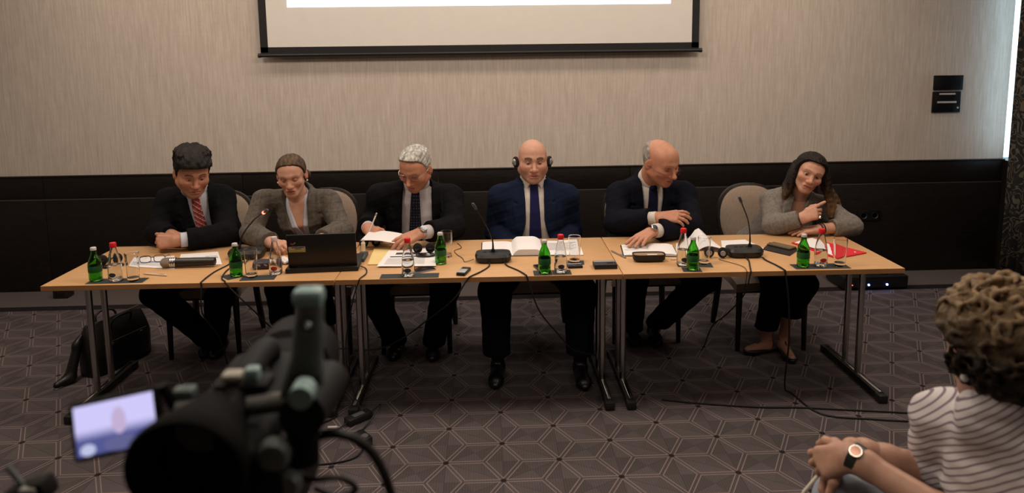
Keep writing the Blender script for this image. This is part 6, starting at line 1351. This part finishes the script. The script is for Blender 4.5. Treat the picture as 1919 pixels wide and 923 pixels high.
    d = np.array(wrL) - np.array([0.94, 1.325, 0.83]); wristwatch(P.e, P.org, np.array(wrL) - U(d) * 0.008, d, 0.029, mat('olive_bracelet', (0.030, 0.034, 0.026), 0.4, var=0.3), mat('copper_dial', (0.45, 0.25, 0.18), 0.3, 0.6, var=0.1), up=(-0.45, -0.35, 0.8), wid=0.013, dial=0.015)
    e = empty('pen', (0.770, 1.545, 0.775)); e.rotation_euler = (0.0, -0.75, 0.25); tag(e, 'white pen held by the curly haired listener', 'pen')
    MB().lathe([(0, -0.05), (0.0018, -0.048), (0.0045, -0.038), (0.0045, 0.07), (0, 0.072)], M=RX, n=10).build('barrel', MATS['white_pen'], e); MB().lathe([(0.0046, 0.05), (0.005, 0.051), (0.005, 0.069), (0.0046, 0.07)], M=RX, n=10).build('cap_ring', M_SILV, e)
    # her chair
    c = copy_tree(ch0); c.location = (1.10, 1.36, 0); c.rotation_euler.z = -PI / 2 + 0.1; tag(c, 'taupe chair under the curly haired listener in the foreground', 'chair', 'listener chairs')
listener()

# ------------------------------------------------------------------ foreground: video camera on a tripod
VC = (-0.300, 0.72, 1.33)
vc = empty('video_camera', (VC[0], VC[1], 0)); tag(vc, 'black video camera with lit flip out display in the left foreground', 'video camera')
M_VB = mat('camera_body_black', (0.006, 0.006, 0.0065), 0.65, var=0.2, scale=60, spec=0.18)
M_VG = mat('camera_grey', (0.12, 0.14, 0.14), 0.45, 0.2, var=0.15)
M_TEAL = mat('pale_teal_plastic', (0.26, 0.40, 0.40), 0.45, var=0.1)
z0 = VC[2]
MB().box((0.005, 0.10, z0), (0.115, 0.26, 0.125), 0.018, seg=3).build('body', M_VB, vc)
MB().lathe([(0.046, 0.0), (0.052, 0.01), (0.052, 0.06), (0.060, 0.07), (0.060, 0.13), (0.052, 0.13), (0.048, 0.08), (0.0, 0.07)], (0.005, 0.22, z0 + 0.005), 28, Matrix.Rotation(-PI / 2, 3, 'X')).build('lens_hood', M_VB, vc)
ey = MB().lathe([(0.030, 0.03), (0.040, 0.0), (0.053, -0.035), (0.060, -0.060), (0.058, -0.066), (0.050, -0.060), (0.036, -0.030), (0.024, -0.010), (0.0, -0.006)], (0.000, 0.0, z0 + 0.068), 32, Matrix.Rotation(-PI / 2 + 0.12, 3, 'X')).build('rubber_eyecup', mat('rubber_black', (0.004, 0.0036, 0.0036), 0.85, var=0.15, spec=0.12), vc)
MB().lathe([(0.0, 0), (0.032, 0), (0.030, 0.004), (0, 0.006)], (0.000, -0.018, z0 + 0.070), 24, Matrix.Rotation(PI / 2 + 0.12, 3, 'X')).build('eyepiece_glass', mat('eyepiece_violet', (0.03, 0.02, 0.03), 0.1, var=0.1), ey)
MB().tube([(0.0, 0.02, z0 + 0.064), (0.0, 0.13, z0 + 0.062)], 0.030, 20).build('viewfinder_tube', M_VB, vc)
# flip-out display, tilted
TD = Matrix.Translation((-0.105, 0.02, z0 + 0.070)) @ Matrix.Rotation(0.10, 4, 'Z') @ Matrix.Rotation(-0.16, 4, 'Y') @ Matrix.Rotation(-0.32, 4, 'X')
dp = MB().box(TD @ Vector((0, 0, 0)), (0.094, 0.012, 0.062), 0.004, TD.to_3x3()).build('display_housing', M_VB, vc)
def display_mat():
    m = bpy.data.materials.new('lit_display'); m.use_nodes = True; N = m.node_tree.nodes; L = m.node_tree.links; b = N['Principled BSDF']
    b.inputs['Base Color'].default_value = (0.02, 0.02, 0.03, 1); b.inputs['Roughness'].default_value = 0.3
    tc = N.new('ShaderNodeTexCoord'); sp = N.new('ShaderNodeSeparateXYZ'); L.new(tc.outputs['UV'], sp.inputs[0])
    rp = N.new('ShaderNodeValToRGB'); L.new(sp.outputs[1], rp.inputs[0]); e = rp.color_ramp.elements
    e[0].position = 0.30; e[0].color = (0.09, 0.10, 0.30, 1); e[1].position = 0.52; e[1].color = (0.66, 0.62, 1.0, 1)
    L.new(rp.outputs[0], b.inputs['Emission Color']); b.inputs['Emission Strength'].default_value = 0.95; return m
sc_ = [TD @ Vector((x, -0.0066, z)) for x, z in ((-0.0415, -0.026), (0.0415, -0.026), (0.0415, 0.026), (-0.0415, 0.026))]
so_ = MB().add(sc_, [(0, 1, 2, 3)]).build('display_picture', display_mat(), dp, smooth=False)
uv = so_.data.uv_layers.new(name='UVMap')
for i, c in enumerate(((0, 0), (1, 0), (1, 1), (0, 1))): uv.data[i].uv = c
# the picture on the display: a pale face over dark shoulders
def disc(cx, cz, rx, rz, n=20): return [TD @ Vector((cx + rx * math.cos(2 * PI * k / n), -0.0069, cz + rz * math.sin(2 * PI * k / n))) for k in range(n)]
MB().add(disc(0.004, 0.004, 0.0075, 0.014), [tuple(range(20))]).build('picture_face', mat('picture_face', (0.1, 0.1, 0.1), 0.4, var=0, emit=(0.66, 0.52, 0.80), estr=0.8), dp, smooth=False)
MB().add(disc(0.004, -0.019, 0.018, 0.008), [tuple(range(20))]).build('picture_shoulders', mat('picture_suit', (0.1, 0.1, 0.1), 0.4, var=0, emit=(0.13, 0.14, 0.34), estr=0.8), dp, smooth=False)
MB().add(disc(-0.030, -0.020, 0.008, 0.006), [tuple(range(20))]).build('picture_light', mat('picture_light', (0.1, 0.1, 0.1), 0.4, var=0, emit=(0.62, 0.66, 0.95), estr=0.8), dp, smooth=False)
MB().tube([TD @ Vector((0.050, 0.002, -0.03)), TD @ Vector((0.056, 0.012, 0.0)), TD @ Vector((0.050, 0.002, 0.03))], 0.006, 8).build('hinge', M_VB, vc)
# top handle, accessory shoe, microphone holder, raised bracket
MB().tube(arc([(0.0, 0.20, z0 + 0.03), (0.005, 0.19, z0 + 0.078), (0.010, 0.10, z0 + 0.088), (0.020, 0.0, z0 + 0.080), (0.030, -0.02, z0 + 0.062)]), 0.016, 12).build('top_handle', M_VB, vc)
MB().tube([(-0.045, 0.03, z0 + 0.078), (0.030, 0.03, z0 + 0.080), (0.085, 0.03, z0 + 0.086)], 0.011, 10).build('silver_rail', mat('silver_rail', (0.15, 0.155, 0.15), 0.4, 0.4, var=0.1), vc)
MB().box((0.022, 0.05, z0 + 0.096), (0.060, 0.035, 0.014), 0.004).build('accessory_shoe', M_VB, vc)
MB().box((0.012, 0.045, z0 + 0.109), (0.022, 0.020, 0.010), 0.004).build('cream_switch', mat('pale_switch', (0.40, 0.38, 0.32), 0.5, var=0.05), vc)
MB().box((0.034, 0.045, z0 + 0.110), (0.016, 0.016, 0.018), 0.004).build('teal_button', M_TEAL, vc)
MB().box((-0.040, 0.04, z0 + 0.092), (0.024, 0.02, 0.016), 0.005).build('teal_button', mat('dim_teal', (0.07, 0.10, 0.10), 0.5, var=0.1), vc)
MB().tube([(0.105, 0.10, z0 + 0.075), (0.104, -0.02, z0 + 0.092)], 0.024, 16).build('microphone_holder', M_VB, vc)
MB().tube([(0.106, -0.008, z0 + 0.118), (0.106, -0.030, z0 + 0.117)], 0.0125, 14).build('teal_end', M_TEAL, vc)
MB().tube(arc([(0.092, 0.02, z0 + 0.02), (0.094, 0.02, z0 + 0.07), (0.098, 0.03, z0 + 0.115)]), 0.018, 12).build('bracket_arm', M_VB, vc)
g = solid([RC((0.094, 0.03, z0 + 0.095), (0.101, 0.035, z0 + 0.160), 0.026, 0.0125, 0.02), RC((0.101, 0.035, z0 + 0.160), (0.104, 0.035, z0 + 0.190), 0.0125, 0.0155, 0.02)], 0.005)
g.put(RC((0.102, 0.0, z0 + 0.170), (0.1035, 0.08, z0 + 0.180), 0.004, 0.0065, 0.004, 's')); x_, y_, z_ = g.xyz(); g.D = np.maximum(g.D, np.abs(y_ - 0.033) - 0.012)
MESH().add(*g.mesh(), (1, 1, 1)).build('raised_bracket', M_VG, vc)
MB().box((0.104, 0.033, z0 + 0.203), (0.032, 0.026, 0.020), 0.006).build('bracket_cap', M_TEAL, vc)
MB().tube(arc([(0.08, 0.06, z0 + 0.02), (0.13, 0.02, z0 + 0.05), (0.165, 0.02, z0 + 0.03), (0.185, 0.03, z0 - 0.03), (0.19, 0.04, z0 - 0.12), (0.16, 0.05, z0 - 0.25)]), 0.0055, 8).build('loop_cable', M_CABLE, vc)
MB().tube(arc([(0.07, 0.05, z0 + 0.0), (0.10, 0.0, z0 + 0.01), (0.135, 0.0, z0 + 0.01), (0.150, 0.01, z0 - 0.01), (0.130, 0.02, z0 - 0.025), (0.10, 0.03, z0 - 0.02)]), 0.0035, 8).build('loop_cable', M_CABLE, vc)
for x, y, zz, r in ((0.075, -0.02, 0.055, 0.017), (0.085, -0.01, 0.015, 0.014), (0.070, -0.03, -0.02, 0.013)): MB().lathe([(0, 0), (r, 0), (r * 1.05, 0.008), (r * 0.8, 0.014), (0, 0.014)], (x, y, z0 + zz), 16, Matrix.Rotation(PI / 2, 3, 'X')).build('dial', M_VG, vc)
MB().box((0.055, 0.05, z0 - 0.01), (0.06, 0.16, 0.10), 0.015).build('grip', M_VB, vc)
tp = empty('tripod', (VC[0] + 0.005, VC[1] + 0.10, 0)); tag(tp, 'black tripod carrying the video camera, mostly below the frame', 'tripod')
MB().box((0, 0, z0 - 0.080), (0.09, 0.12, 0.03), 0.006).build('head', M_VB, tp); MB().tube([(0, 0, 0.70), (0, 0, z0 - 0.09)], 0.018, 12).build('centre_column', M_VB, tp); MB().lathe([(0, 0.0), (0.05, 0.0), (0.05, 0.06), (0, 0.06)], (0, 0, 0.98), 16).build('collar', M_VB, tp)
for k in range(3):
    a = 0.9 + k * 2 * PI / 3; lg = MB().tube([(0.04 * math.cos(a), 0.04 * math.sin(a), 1.0), (0.24 * math.cos(a), 0.24 * math.sin(a), 0.012)], [0.015, 0.011], 10).build('leg', M_VB, tp)
    MB().sphere((0.24 * math.cos(a), 0.24 * math.sin(a), 0.014), 0.014, 10, 6).build('rubber_foot', M_FOOT, lg)
# a second stand whose top just reaches into the lower left corner
st = empty('light_stand', (-0.552, 0.80, 0)); tag(st, 'top of a thin black stand with a small clip in the lower left corner', 'stand')
MB().tube([(0, 0, 0.02), (0, 0, 1.262)], 0.009, 10).build('pole', M_VB, st)
MB().box((0.005, 0, 1.285), (0.052, 0.03, 0.026), 0.006, Matrix.Rotation(-0.3, 3, 'Y')).build('clip', M_VB, st)
MB().tube([(0.0, 0, 1.29), (-0.018, 0, 1.318)], 0.0035, 8).build('lever', M_VG, st)
MB().box((0.012, -0.012, 1.294), (0.020, 0.012, 0.010), 0.003).build('pale_catch', mat('pale_catch', (0.22, 0.22, 0.20), 0.5, var=0.1), st)
for k in range(3):
    a = 0.4 + k * 2 * PI / 3; MB().tube([(0, 0, 0.30), (0.10 * math.cos(a), 0.10 * math.sin(a), 0.008)], 0.007, 8).build('leg', M_VB, st)
